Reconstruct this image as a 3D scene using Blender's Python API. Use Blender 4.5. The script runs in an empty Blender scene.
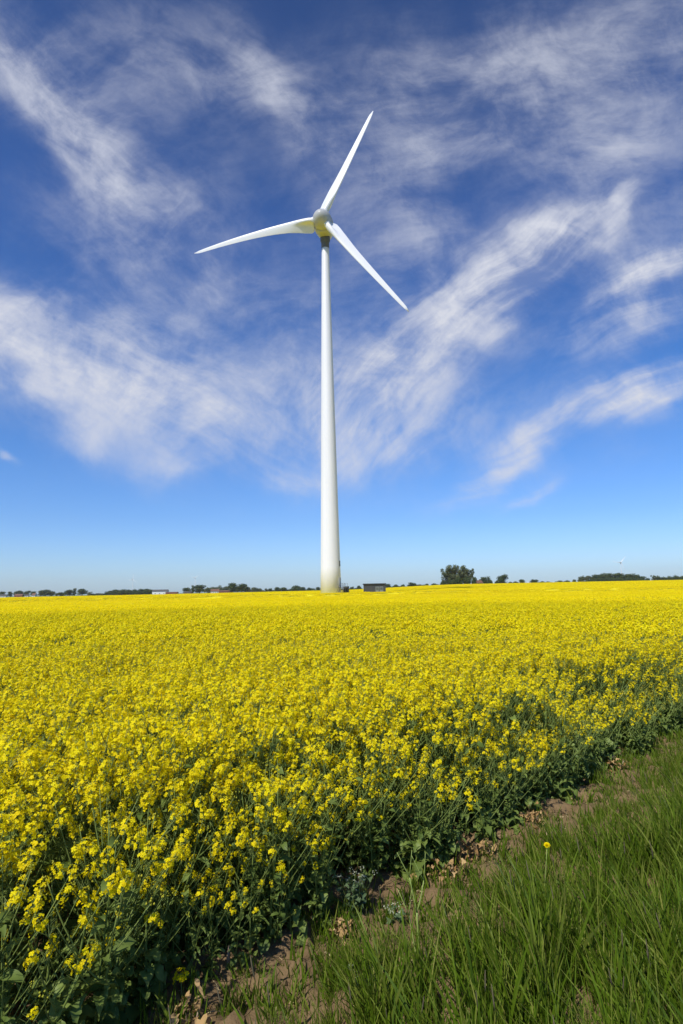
import bpy, math, random
import numpy as np
from mathutils import Matrix, Vector, Euler

rng = np.random.default_rng(11)
random.seed(11)
S = bpy.context.scene
COL = S.collection
RAD = math.radians

# ------------------------------------------------------------------ camera
CAMZ, PITCH, ROLL, FPX = 1.65, RAD(7.8), RAD(1.1), 1024 * 20 / 36
cd = bpy.data.cameras.new('camera')
cd.sensor_fit = 'VERTICAL'; cd.sensor_height = 36; cd.sensor_width = 24; cd.lens = 20
cd.clip_start = 0.05; cd.clip_end = 20000
cam = bpy.data.objects.new('camera', cd); COL.objects.link(cam)
cam.matrix_world = (Matrix.Translation((0, 0, CAMZ)) @ Matrix.Rotation(RAD(90) + PITCH, 4, 'X')
                    @ Matrix.Rotation(-ROLL, 4, 'Z'))
S.camera = cam


def ray(X, Y):
    X = X - 341.5; Y = 512 - Y
    c, s = math.cos(ROLL), math.sin(ROLL)
    a = X * c + Y * s; b = -X * s + Y * c
    return (a, FPX * math.cos(PITCH) - b * math.sin(PITCH), FPX * math.sin(PITCH) + b * math.cos(PITCH))


def uv(X, Y):            # direction -> tangent coordinates (x/y, z/y)
    r = ray(X, Y)
    return r[0] / r[1], r[2] / r[1]


def proj(P):
    P = np.asarray(P, float) - np.array([0, 0, CAMZ])
    d = P[:, 1] * math.cos(PITCH) + P[:, 2] * math.sin(PITCH)
    u = -P[:, 1] * math.sin(PITCH) + P[:, 2] * math.cos(PITCH)
    d = np.where(d < 0.05, 0.05, d)
    a = FPX * P[:, 0] / d; b = FPX * u / d
    c, s = math.cos(ROLL), math.sin(ROLL)
    return np.stack([341.5 + a * c - b * s, 512 - (a * s + b * c)], 1)


# ------------------------------------------------------------------ terrain
def sstep(a, b, x):
    t = np.clip((x - a) / (b - a), 0, 1)
    return t * t * (3 - 2 * t)


def terrain(x, y):
    x = np.asarray(x, float); y = np.asarray(y, float)
    az = x / np.maximum(y, 1.0)
    dip = -0.9 * sstep(25, 95, y) * (1 - sstep(143, 158, y))
    z = dip + 2.6 * sstep(175, 330, y) * sstep(-0.03, 0.22, az)
    z = z + 0.5 * sstep(175, 330, y) * sstep(-.35, 0, az) * (1 - sstep(-0.03, .22, az))
    return z


EDGE_A = RAD(42.7)
EP = np.array([0.61, 3.62]); ED = np.array([math.cos(EDGE_A), math.sin(EDGE_A)])
EN = np.array([-ED[1], ED[0]])          # into the field


def st(x, y):
    dx = x - EP[0]; dy = y - EP[1]
    wob = 0.05 * np.sin(1.7 * (dx * ED[0] + dy * ED[1])) + 0.03 * np.sin(4.3 * (dx * ED[0] + dy * ED[1]) + 1)
    return dx * EN[0] + dy * EN[1] + wob, dx * ED[0] + dy * ED[1]


# ------------------------------------------------------------------ node helpers
def mat(name):
    m = bpy.data.materials.new(name); m.use_nodes = True
    nt = m.node_tree; nt.nodes.clear()
    out = nt.nodes.new('ShaderNodeOutputMaterial')
    return m, nt, out


def N(nt, typ, **kw):
    n = nt.nodes.new(typ)
    for k, v in kw.items():
        if k.startswith('i_'):
            n.inputs[k[2:].replace('_', ' ')].default_value = v
        else:
            setattr(n, k, v)
    return n


def math_(nt, op, a, b=None, clamp=False):
    n = nt.nodes.new('ShaderNodeMath'); n.operation = op; n.use_clamp = clamp
    for i, x in enumerate((a, b)):
        if x is None: continue
        if isinstance(x, (int, float)): n.inputs[i].default_value = x
        else: nt.links.new(x, n.inputs[i])
    return n.outputs[0]


def mixc(nt, fac, a, b, blend='MIX'):
    n = nt.nodes.new('ShaderNodeMix'); n.data_type = 'RGBA'; n.blend_type = blend
    for s, x in ((n.inputs[0], fac), (n.inputs[6], a), (n.inputs[7], b)):
        if isinstance(x, (int, float)): s.default_value = x
        elif isinstance(x, tuple): s.default_value = (*x, 1) if len(x) == 3 else x
        else: nt.links.new(x, s)
    return n.outputs[2]


def ramp(nt, fac, stops):
    n = nt.nodes.new('ShaderNodeValToRGB')
    e = n.color_ramp.elements
    while len(e) < len(stops): e.new(0.5)
    for q, (p, c) in zip(e, stops):
        q.position = p; q.color = (*c, 1) if len(c) == 3 else c
    nt.links.new(fac, n.inputs[0])
    return n.outputs[0]


def noise(nt, vec, scale, detail=4, rough=0.55, dist=0.0):
    n = N(nt, 'ShaderNodeTexNoise')
    n.inputs['Scale'].default_value = scale; n.inputs['Detail'].default_value = detail
    n.inputs['Roughness'].default_value = rough; n.inputs['Distortion'].default_value = dist
    if vec is not None: nt.links.new(vec, n.inputs['Vector'])
    return n.outputs['Fac']


def plant_mat(name, c0, c1, trans=0.25, rough=0.5, spec=0.3, tcol=None, c2=None):
    """leafy surface: base colour picked by the 'tint' attribute + per-plant random, with some translucency"""
    m, nt, out = mat(name)
    at = N(nt, 'ShaderNodeAttribute', attribute_name='tint')
    oi = N(nt, 'ShaderNodeObjectInfo')
    t = math_(nt, 'ADD', math_(nt, 'MULTIPLY', at.outputs['Fac'], 0.75), math_(nt, 'MULTIPLY', oi.outputs['Random'], 0.25))
    stops = [(0, c0), (0.8, c1)] if c2 is None else [(0, c0), (0.55, c1), (0.95, c2)]
    col = ramp(nt, t, stops)
    p = N(nt, 'ShaderNodeBsdfPrincipled'); nt.links.new(col, p.inputs['Base Color'])
    p.inputs['Roughness'].default_value = rough; p.inputs['Specular IOR Level'].default_value = spec
    tr = N(nt, 'ShaderNodeBsdfTranslucent')
    nt.links.new(mixc(nt, 1.0, col, tcol or (1, 1, 1), 'MULTIPLY'), tr.inputs[0])
    mx = N(nt, 'ShaderNodeMixShader'); mx.inputs[0].default_value = trans
    nt.links.new(p.outputs[0], mx.inputs[1]); nt.links.new(tr.outputs[0], mx.inputs[2])
    nt.links.new(mx.outputs[0], out.inputs[0])
    return m


def simple_mat(name, col, rough=0.6, var=0.06, scale=1.5, spec=0.4, bump=0.0):
    m, nt, out = mat(name)
    tc = N(nt, 'ShaderNodeTexCoord')
    nz = noise(nt, tc.outputs['Object'], scale, 6, 0.6)
    lo = tuple(c * (1 - var) for c in col); hi = tuple(min(1, c * (1 + var)) for c in col)
    p = N(nt, 'ShaderNodeBsdfPrincipled')
    nt.links.new(ramp(nt, nz, [(0.3, lo), (0.7, hi)]), p.inputs['Base Color'])
    p.inputs['Roughness'].default_value = rough; p.inputs['Specular IOR Level'].default_value = spec
    if bump:
        b = N(nt, 'ShaderNodeBump'); b.inputs['Strength'].default_value = bump; b.inputs['Distance'].default_value = .02
        nt.links.new(nz, b.inputs['Height']); nt.links.new(b.outputs[0], p.inputs['Normal'])
    nt.links.new(p.outputs[0], out.inputs[0])
    return m


M = {}
M['petal'] = plant_mat('petal_yellow', (0.84, 0.64, 0.003), (0.95, 0.83, 0.006), 0.40, 0.55, 0.15)
M['bud'] = plant_mat('bud_green_yellow', (0.30, 0.34, 0.03), (0.5, 0.45, 0.03), 0.15)
M['stem'] = plant_mat('stem_green', (0.10, 0.16, 0.03), (0.27, 0.33, 0.085), 0.1, 0.5)
M['leaf'] = plant_mat('rape_leaf', (0.06, 0.11, 0.018), (0.22, 0.29, 0.065), 0.32, 0.5, 0.25)
M['leaf_pale'] = plant_mat('rape_leaf_pale', (0.06, 0.11, 0.045), (0.14, 0.2, 0.09), 0.22, 0.45, 0.4)
M['dry'] = plant_mat('withered_leaf', (0.30, 0.15, 0.045), (0.62, 0.43, 0.20), 0.25, 0.7, 0.2)
M['grass'] = plant_mat('grass_blade', (0.024, 0.060, 0.005), (0.125, 0.205, 0.011), 0.34, 0.5, 0.2, c2=(0.28, 0.30, 0.06))
M['grass_head'] = plant_mat('grass_seed_head', (0.11, 0.085, 0.05), (0.2, 0.17, 0.09), 0.15, 0.7)
M['weed'] = plant_mat('weed_stalk_green', (0.20, 0.30, 0.04), (0.36, 0.45, 0.12), 0.2, 0.45)
M['white_fl'] = plant_mat('white_petal', (0.36, 0.40, 0.26), (0.60, 0.62, 0.46), 0.25, 0.6)
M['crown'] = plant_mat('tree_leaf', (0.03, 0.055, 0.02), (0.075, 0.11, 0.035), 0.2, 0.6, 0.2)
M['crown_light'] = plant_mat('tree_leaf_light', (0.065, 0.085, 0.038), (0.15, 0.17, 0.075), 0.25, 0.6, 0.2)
M['bark'] = simple_mat('bark', (0.10, 0.08, 0.06), 0.9, 0.3, 3)
M['white'] = simple_mat('turbine_white', (0.77, 0.77, 0.77), 0.35, 0.025, 0.25, 0.4)
def tower_mat():
    m, nt, out = mat('tower_white')
    tc = N(nt, 'ShaderNodeTexCoord')
    mp = N(nt, 'ShaderNodeMapping'); mp.inputs['Scale'].default_value = (1.6, 1.6, .03); nt.links.new(tc.outputs['Object'], mp.inputs['Vector'])
    n1 = noise(nt, mp.outputs[0], 1.0, 6, .6)
    col = ramp(nt, n1, [(.35, (.735, .735, .755)), (.65, (.775, .775, .80))])
    p = N(nt, 'ShaderNodeBsdfPrincipled'); nt.links.new(col, p.inputs['Base Color']); p.inputs['Roughness'].default_value = .4
    nt.links.new(p.outputs[0], out.inputs[0])
    return m


M['tower'] = tower_mat()
M['nacelle_white'] = simple_mat('nacelle_light_grey', (0.44, 0.44, 0.43), 0.4, 0.03, 0.25, 0.4)
M['grey'] = simple_mat('galvanised', (0.10, 0.105, 0.11), 0.5, 0.15, 2)
M['darkgrey'] = simple_mat('kiosk_grey', (0.045, 0.048, 0.055), 0.6, 0.1, 1.2)
M['roofgrey'] = simple_mat('kiosk_roof', (0.02, 0.021, 0.025), 0.7, 0.15, 1.2)
M['lightgrey'] = simple_mat('kiosk_door', (0.15, 0.17, 0.165), 0.5, 0.08, 2)
M['doorgrey'] = simple_mat('door_grey', (0.42, 0.44, 0.46), 0.45, 0.05, 2)
M['housewhite'] = simple_mat('white_plaster', (0.72, 0.71, 0.68), 0.8, 0.06, .5)
M['housered'] = simple_mat('red_boards', (0.22, 0.045, 0.03), 0.8, 0.12, .5)
M['housebrown'] = simple_mat('brown_brick', (0.20, 0.12, 0.08), 0.85, 0.12, .5)
M['tile'] = simple_mat('red_tile', (0.17, 0.085, 0.06), 0.8, 0.15, .6)
M['slate'] = simple_mat('dark_roof', (0.09, 0.085, 0.085), 0.8, 0.15, .6)
M['glass'] = simple_mat('window_glass', (0.03, 0.035, 0.04), 0.1, 0.05, .6, 0.8)
M['straw'] = plant_mat('dry_straw', (0.22, 0.15, 0.07), (0.50, 0.40, 0.22), 0.1, 0.7, 0.2)
M['wood'] = simple_mat('weathered_wood', (0.33, 0.25, 0.17), 0.85, 0.25, 14, .2, .4)


# ------------------------------------------------------------------ mesh builder
class MB:
    def __init__(self):
        self.v = []; self.f = []; self.fm = []; self.t = []; self.n = 0

    def add(self, verts, faces, m=0, tint=0.5):
        verts = np.asarray(verts, float)
        self.v.append(verts)
        self.f += [tuple(i + self.n for i in q) for q in faces]
        self.fm += [m] * len(faces)
        self.t.append(np.broadcast_to(np.asarray(tint, float), (len(verts),)))
        self.n += len(verts)

    def quads(self, V, m=0, tint=0.5):
        """V: (k,4,3) loose quads; tint scalar or (k,)"""
        k = len(V)
        tt = np.repeat(np.broadcast_to(np.asarray(tint, float), (k,)), 4)
        base = np.arange(k) * 4
        self.add(V.reshape(-1, 3), [(b, b + 1, b + 2, b + 3) for b in base.tolist()], m, tt)

    def tube(self, P, r, sides=6, m=0, tint=0.5, cap=True):
        P = np.asarray(P, float); r = np.broadcast_to(np.asarray(r, float), (len(P),))
        T = np.gradient(P, axis=0); T /= np.linalg.norm(T, axis=1)[:, None] + 1e-9
        ref = np.array([0.31, 0.9, 0.17]); ref = ref / np.linalg.norm(ref)
        if abs(T[0] @ ref) > .9: ref = np.array([1., 0, 0])
        A = np.cross(T, ref); A /= np.linalg.norm(A, axis=1)[:, None] + 1e-9
        B = np.cross(T, A)
        a = np.arange(sides) * 2 * np.pi / sides
        ring = (A[:, None] * np.cos(a)[None, :, None] + B[:, None] * np.sin(a)[None, :, None]) * r[:, None, None] + P[:, None]
        F = []
        for i in range(len(P) - 1):
            for j in range(sides):
                k = (j + 1) % sides
                F.append((i * sides + j, i * sides + k, (i + 1) * sides + k, (i + 1) * sides + j))
        if cap:
            F.append(tuple(range((len(P) - 1) * sides, len(P) * sides)))
            F.append(tuple(range(sides))[::-1])
        self.add(ring.reshape(-1, 3), F, m, tint)

    def box(self, lo, hi, m=0, tint=.5):
        x0, y0, z0 = lo; x1, y1, z1 = hi
        v = [(x0, y0, z0), (x1, y0, z0), (x1, y1, z0), (x0, y1, z0), (x0, y0, z1), (x1, y0, z1), (x1, y1, z1), (x0, y1, z1)]
        self.add(v, [(3, 2, 1, 0), (4, 5, 6, 7), (0, 1, 5, 4), (1, 2, 6, 5), (2, 3, 7, 6), (3, 0, 4, 7)], m, tint)

    def lathe(self, prof, sides=32, m=0):
        """prof: list of (r, z) from bottom to top"""
        a = np.arange(sides) * 2 * np.pi / sides
        V = np.array([[r * np.cos(a), r * np.sin(a), np.full(sides, z)] for r, z in prof]).transpose(0, 2, 1)
        F = []
        for i in range(len(prof) - 1):
            for j in range(sides):
                k = (j + 1) % sides
                F.append((i * sides + j, i * sides + k, (i + 1) * sides + k, (i + 1) * sides + j))
        F.append(tuple(range((len(prof) - 1) * sides, len(prof) * sides)))
        F.append(tuple(range(sides))[::-1])
        self.add(V.reshape(-1, 3), F, m)

    def mesh(self, name, mats, smooth=True):
        me = bpy.data.meshes.new(name)
        V = np.concatenate(self.v) if self.v else np.zeros((0, 3))
        me.from_pydata(V.tolist(), [], self.f)
        for mm in mats: me.materials.append(mm)
        me.polygons.foreach_set('material_index', np.array(self.fm, dtype=np.int32))
        me.polygons.foreach_set('use_smooth', np.full(len(self.f), smooth))
        at = me.attributes.new('tint', 'FLOAT', 'POINT')
        at.data.foreach_set('value', np.concatenate(self.t).astype(np.float32))
        me.update()
        return me


def tag(o, label=None, cat=None, group=None, kind=None):
    if label: o['label'] = label
    if cat: o['category'] = cat
    if group: o['group'] = group
    if kind: o['kind'] = kind
    return o


def link(name, me, parent=None, loc=None):
    o = bpy.data.objects.new(name, me); COL.objects.link(o)
    if parent is not None: o.parent = parent
    if loc is not None: o.location = loc
    return o


def empty(name, loc, rz=0.0, sc=1.0):
    o = bpy.data.objects.new(name, None); COL.objects.link(o)
    o.location = loc; o.rotation_euler = (0, 0, rz); o.scale = (sc, sc, sc)
    o.empty_display_size = 0.2
    return o


def rot_to(d):
    """rows-to-columns matrix taking +Z to d"""
    return np.array(Vector(d).to_track_quat('Z', 'Y').to_matrix())


# ------------------------------------------------------------------ sky
def build_world():
    w = bpy.data.worlds.new('World'); S.world = w; w.use_nodes = True
    w.cycles.sampling_method = 'MANUAL'; w.cycles.sample_map_resolution = 256
    nt = w.node_tree; nt.nodes.clear()
    out = N(nt, 'ShaderNodeOutputWorld'); bg = N(nt, 'ShaderNodeBackground')
    bg.inputs['Strength'].default_value = 0.10
    nt.links.new(bg.outputs[0], out.inputs[0])
    sky = N(nt, 'ShaderNodeTexSky', sky_type='NISHITA', sun_disc=False)
    sky.sun_elevation = SUN_EL; sky.sun_rotation = SUN_ROT
    sky.altitude = 0; sky.air_density = SKY_AIR; sky.dust_density = SKY_DUST; sky.ozone_density = SKY_OZONE
    tc = N(nt, 'ShaderNodeTexCoord')
    sep = N(nt, 'ShaderNodeSeparateXYZ'); nt.links.new(tc.outputs['Generated'], sep.inputs[0])
    y = math_(nt, 'MAXIMUM', sep.outputs[1], 0.06)
    u = math_(nt, 'DIVIDE', sep.outputs[0], y); v = math_(nt, 'DIVIDE', sep.outputs[2], y)
    cmb = N(nt, 'ShaderNodeCombineXYZ'); nt.links.new(u, cmb.inputs[0]); nt.links.new(v, cmb.inputs[1])
    P = cmb.outputs[0]
    # slow warp so that the edges of the cirrus are irregular
    def warp(vec, scale, amp, detail=3):
        n = N(nt, 'ShaderNodeTexNoise'); n.inputs['Scale'].default_value = scale; n.inputs['Detail'].default_value = detail
        nt.links.new(vec, n.inputs['Vector'])
        a = N(nt, 'ShaderNodeVectorMath', operation='SUBTRACT'); a.inputs[1].default_value = (.5, .5, .5)
        nt.links.new(n.outputs['Color'], a.inputs[0])
        b = N(nt, 'ShaderNodeVectorMath', operation='MULTIPLY_ADD'); b.inputs[1].default_value = (amp, amp, 0)
        nt.links.new(a.outputs[0], b.inputs[0]); nt.links.new(vec, b.inputs[2])
        return b.outputs[0]
    PW = warp(P, 2.8, 0.20, 6)
    PF = warp(P, 2.2, 0.17, 4)

    def blob(vec, X, Y, L, Wd, ang, k):
        c = uv(X, Y)
        m = N(nt, 'ShaderNodeMapping', vector_type='TEXTURE')
        m.inputs['Location'].default_value = (c[0], c[1], 0)
        m.inputs['Rotation'].default_value = (0, 0, RAD(ang))
        m.inputs['Scale'].default_value = (L / FPX, Wd / FPX, 1)
        nt.links.new(vec, m.inputs['Vector'])
        d = N(nt, 'ShaderNodeVectorMath', operation='DOT_PRODUCT')
        nt.links.new(m.outputs[0], d.inputs[0]); nt.links.new(m.outputs[0], d.inputs[1])
        e = math_(nt, 'POWER', math.e, math_(nt, 'MULTIPLY', d.outputs['Value'], -1.0))
        return math_(nt, 'MULTIPLY', e, k)

    def group(blobs, ang, fs, ft, lo, hi, gain):
        s = None
        for b in blobs:
            q = blob(PW, *b); s = q if s is None else math_(nt, 'ADD', s, q)
        m = N(nt, 'ShaderNodeMapping', vector_type='POINT')
        m.inputs['Rotation'].default_value = (0, 0, RAD(-ang))
        nt.links.new(PF, m.inputs['Vector'])
        m2 = N(nt, 'ShaderNodeMapping', vector_type='POINT'); m2.inputs['Scale'].default_value = (fs, ft, 1)
        nt.links.new(m.outputs[0], m2.inputs['Vector'])
        f = noise(nt, m2.outputs[0], 1.0, 10, 0.63, 0.12)
        m3 = N(nt, 'ShaderNodeMapping', vector_type='POINT'); m3.inputs['Scale'].default_value = (fs * 2.6, ft * 4.2, 1)
        m3.inputs['Location'].default_value = (3.1, 7.7, 0)
        nt.links.new(m.outputs[0], m3.inputs['Vector'])
        f3 = noise(nt, m3.outputs[0], 1.0, 9, 0.65, 0.1)
        f2 = noise(nt, PW, 6.5, 11, 0.64, 0.25)
        ff = math_(nt, 'ADD', math_(nt, 'ADD', math_(nt, 'MULTIPLY', f, 0.51), math_(nt, 'MULTIPLY', f2, 0.40)), math_(nt, 'MULTIPLY', f3, 0.09))
        t = N(nt, 'ShaderNodeMapRange', interpolation_type='SMOOTHSTEP')
        t.inputs['From Min'].default_value = .37; t.inputs['From Max'].default_value = .64
        nt.links.new(ff, t.inputs['Value'])
        er = N(nt, 'ShaderNodeMapRange', interpolation_type='SMOOTHSTEP')
        er.inputs['From Min'].default_value = lo; er.inputs['From Max'].default_value = hi
        nt.links.new(math_(nt, 'ADD', s, math_(nt, 'MULTIPLY', math_(nt, 'SUBTRACT', ff, 0.5), 2.2)), er.inputs['Value'])
        sat = math_(nt, 'SUBTRACT', 1.0, math_(nt, 'POWER', math.e, math_(nt, 'MULTIPLY', s, -1.4)))
        g = math_(nt, 'MULTIPLY', math_(nt, 'MULTIPLY', sat, math_(nt, 'ADD', 0.14, math_(nt, 'MULTIPLY', t.outputs[0], 1.08))), er.outputs[0])
        return math_(nt, 'MULTIPLY', g, gain, True)

    G = []
    G.append(group(CLOUD_A, -28, 1.6, 6.5, -.30, .85, 1.16))
    G.append(group(CLOUD_A2, -45, 1.7, 6, -.30, .85, 1.01))
    G.append(group(CLOUD_B, 42, 1.6, 8.5, -.30, .85, 1.23))
    G.append(group(CLOUD_C, 22, 1.4, 11, -.30, .85, 1.23))
    G.append(group(CLOUD_D, 12, 1.6, 4.5, -.30, .85, 0.98))
    inv = None
    for g in G:
        q = math_(nt, 'SUBTRACT', 1.0, g, True)
        inv = q if inv is None else math_(nt, 'MULTIPLY', inv, q)
    dens = math_(nt, 'SUBTRACT', 1.0, inv, True)
    base = sky.outputs[0]
    gm = N(nt, 'ShaderNodeHueSaturation'); gm.inputs['Saturation'].default_value = SKY_SAT; gm.inputs['Hue'].default_value = SKY_HUE
    nt.links.new(base, gm.inputs['Color'])
    el = ramp(nt, math_(nt, 'MAXIMUM', sep.outputs[2], 0.0), SKY_RAMP)
    base = mixc(nt, 1.0, gm.outputs[0], el, 'MULTIPLY')
    sc = N(nt, 'ShaderNodeVectorMath', operation='SCALE'); sc.inputs['Scale'].default_value = SKY_GAIN; nt.links.new(base, sc.inputs[0]); base = sc.outputs[0]
    col = mixc(nt, dens, base, CLOUD_COL)
    nt.links.new(col, bg.inputs['Color'])


SUN_EL, SUN_AZ = RAD(50), RAD(33)        # sun behind the camera, to its left
SUN_DIR = Vector((-math.sin(SUN_AZ) * math.cos(SUN_EL), -math.cos(SUN_AZ) * math.cos(SUN_EL), math.sin(SUN_EL)))
SUN_ROT = math.atan2(SUN_DIR.x, SUN_DIR.y)
SKY_AIR, SKY_DUST, SKY_OZONE = 1.0, 0.6, 3.0
SKY_SAT, SKY_HUE, SKY_GAIN = 1.0, 0.5, 1.5
SKY_RAMP = [(0.0, (.64, .84, 1.24)), (.05, (.56, .76, 1.12)), (.12, (.44, .67, 1.04)), (.30, (.29, .60, 1.0)), (.55, (.25, .48, .86)), (.80, (.26, .38, .62))]
CLOUD_COL = (6.7, 6.95, 7.9)
CLOUD_A = [(75, 365, 165, 44, -24, 1.1), (205, 420, 95, 28, -24, .6), (15, 325, 70, 44, -20, .45), (130, 385, 130, 66, -24, .3),
           (290, 478, 46, 12, 0, .45), (95, 435, 18, 24, 60, .35), (16, 453, 14, 6, -10, .8), (205, 466, 70, 14, 0, .3), (170, 325, 110, 46, -35, .2), (275, 385, 70, 40, 10, .3)]
CLOUD_A2 = [(50, 95, 120, 34, -46, .8), (112, 158, 62, 34, -52, .95), (135, 240, 130, 90, -40, .36), (268, 85, 85, 26, -64, .5),
            (205, 50, 110, 60, -30, .3), (50, 40, 120, 60, -30, .3), (300, 130, 50, 14, -70, .2), (205, 285, 46, 26, 50, .2), (170, 195, 60, 30, -40, .22)]
CLOUD_B = [(425, 345, 110, 44, 50, 1.1), (385, 408, 85, 46, 32, .75), (525, 258, 92, 36, 36, 1.25), (560, 225, 50, 26, 20, .7), (620, 200, 50, 13, 60, .75),
           (470, 300, 70, 28, 42, .55), (335, 395, 70, 50, 20, .35), (450, 440, 90, 24, 10, .35)]
CLOUD_C = [(625, 397, 115, 14, 21, 1.4), (668, 376, 70, 20, 20, .6), (650, 260, 70, 17, 24, 1.2), (630, 310, 100, 36, 18, .42), (500, 465, 80, 15, 26, .55),
           (600, 345, 80, 24, 25, .3), (520, 490, 44, 7, 20, .55), (600, 425, 90, 15, 10, .35)]
CLOUD_D = [(260, 330, 120, 70, 10, .22), (480, 420, 120, 40, 20, .2), (580, 330, 110, 60, 20, .22), (160, 210, 120, 70, -40, .22), (430, 250, 60, 60, 40, .15), (440, 70, 240, 70, 8, .42), (610, 70, 180, 100, 20, .45), (415, 150, 120, 50, 10, .42), (598, 150, 60, 26, 30, .55), (350, 320, 110, 70, 0, .2),
           (395, 225, 60, 60, -50, .38), (270, 400, 150, 40, 0, .14), (560, 470, 160, 30, 10, .16), (650, 220, 120, 80, 20, .34), (120, 60, 170, 70, -20, .2), (325, 180, 40, 70, 0, .22)]
build_world()
sd = bpy.data.lights.new('sun', 'SUN'); sd.energy = 4.5; sd.angle = RAD(0.53); sd.color = (1.0, 0.955, 0.88)
so = bpy.data.objects.new('sun', sd); COL.objects.link(so)
so.rotation_euler = (-SUN_DIR).to_track_quat('-Z', 'Y').to_euler()
so.location = (-60, -90, 120)

S.view_settings.view_transform = 'Standard'; S.view_settings.look = 'None'
S.view_settings.exposure = 0.0; S.view_settings.gamma = 1.0
S.render.engine = 'CYCLES'
S.cycles.use_denoising = True
S.cycles.volume_bounces = 1; S.cycles.max_bounces = 6; S.cycles.transparent_max_bounces = 4
S.cycles.diffuse_bounces = 3; S.cycles.glossy_bounces = 2; S.cycles.transmission_bounces = 3


# ------------------------------------------------------------------ ground
def soil_mat():
    m, nt, out = mat('soil_and_far_fields')
    geo = N(nt, 'ShaderNodeNewGeometry')
    n1 = noise(nt, geo.outputs['Position'], 3.0, 8, 0.65)
    n2 = noise(nt, geo.outputs['Position'], 28.0, 6, 0.65)
    soil = ramp(nt, n1, [(0.3, (0.12, 0.075, 0.036)), (0.7, (0.23, 0.155, 0.08))])
    soil = mixc(nt, n2, soil, (0.36, 0.29, 0.21)) if False else mixc(nt, math_(nt, 'MULTIPLY', n2, .5), soil, (0.29, 0.205, 0.11))
    ln = N(nt, 'ShaderNodeVectorMath', operation='LENGTH'); nt.links.new(geo.outputs['Position'], ln.inputs[0])
    far = N(nt, 'ShaderNodeMapRange'); far.inputs['From Min'].default_value = 60; far.inputs['From Max'].default_value = 120
    nt.links.new(ln.outputs['Value'], far.inputs['Value'])
    n3 = noise(nt, geo.outputs['Position'], 0.004, 3, 0.5)
    fields = ramp(nt, n3, [(0.42, (0.07, 0.12, 0.03)), (0.5, (0.11, 0.15, 0.04)), (0.62, (0.10, 0.13, 0.05))])
    c = mixc(nt, far.outputs[0], soil, fields)
    p = N(nt, 'ShaderNodeBsdfPrincipled'); nt.links.new(c, p.inputs['Base Color']); p.inputs['Roughness'].default_value = .95
    p.inputs['Specular IOR Level'].default_value = .15
    b = N(nt, 'ShaderNodeBump'); b.inputs['Strength'].default_value = .8; b.inputs['Distance'].default_value = .03
    nt.links.new(math_(nt, 'ADD', n1, math_(nt, 'MULTIPLY', n2, .4)), b.inputs['Height']); nt.links.new(b.outputs[0], p.inputs['Normal'])
    nt.links.new(p.outputs[0], out.inputs[0])
    return m


M['soil'] = soil_mat()


def build_ground():
    rings = np.concatenate([[0.0], np.geomspace(0.6, 6200, 90)])
    na = 180
    a = np.arange(na) * 2 * np.pi / na
    V = [(0, 0, 0)]
    for r in rings[1:]:
        x = r * np.cos(a); y = r * np.sin(a)
        z = terrain(x, y)
        V += list(zip(x.tolist(), y.tolist(), z.tolist()))
    F = [(0, 1 + j, 1 + (j + 1) % na) for j in range(na)]
    for i in range(len(rings) - 2):
        o = 1 + i * na
        for j in range(na):
            k = (j + 1) % na
            F.append((o + j, o + na + j, o + na + k, o + k))
    mb = MB(); mb.add(np.array(V), F)
    o = link('ground', mb.mesh('ground', [M['soil']])); tag(o, kind='structure')
    # rough bare strip between crop and verge
    from mathutils import noise as mn
    nt_, ns = 620, 40
    T = np.linspace(-4.5, 14, nt_); Q = np.linspace(-0.95, 0.5, ns)
    V = []
    for t in T:
        for q in Q:
            p = EP + ED * t + EN * q
            e = min(1, (q + .95) / .2, (0.5 - q) / .2)
            z = 0.006 + max(0, e) * (0.04 + 0.05 * mn.fractal(Vector((p[0] * 7, p[1] * 7, 0)), 0.7, 2.1, 6))
            V.append((p[0], p[1], max(0.005, z)))
    F = [(i * ns + j, (i + 1) * ns + j, (i + 1) * ns + j + 1, i * ns + j + 1) for i in range(nt_ - 1) for j in range(ns - 1)]
    mb = MB(); mb.add(np.array(V), F)
    o = link('dirt_strip', mb.mesh('dirt_strip', [M['soil']])); tag(o, kind='structure')


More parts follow.
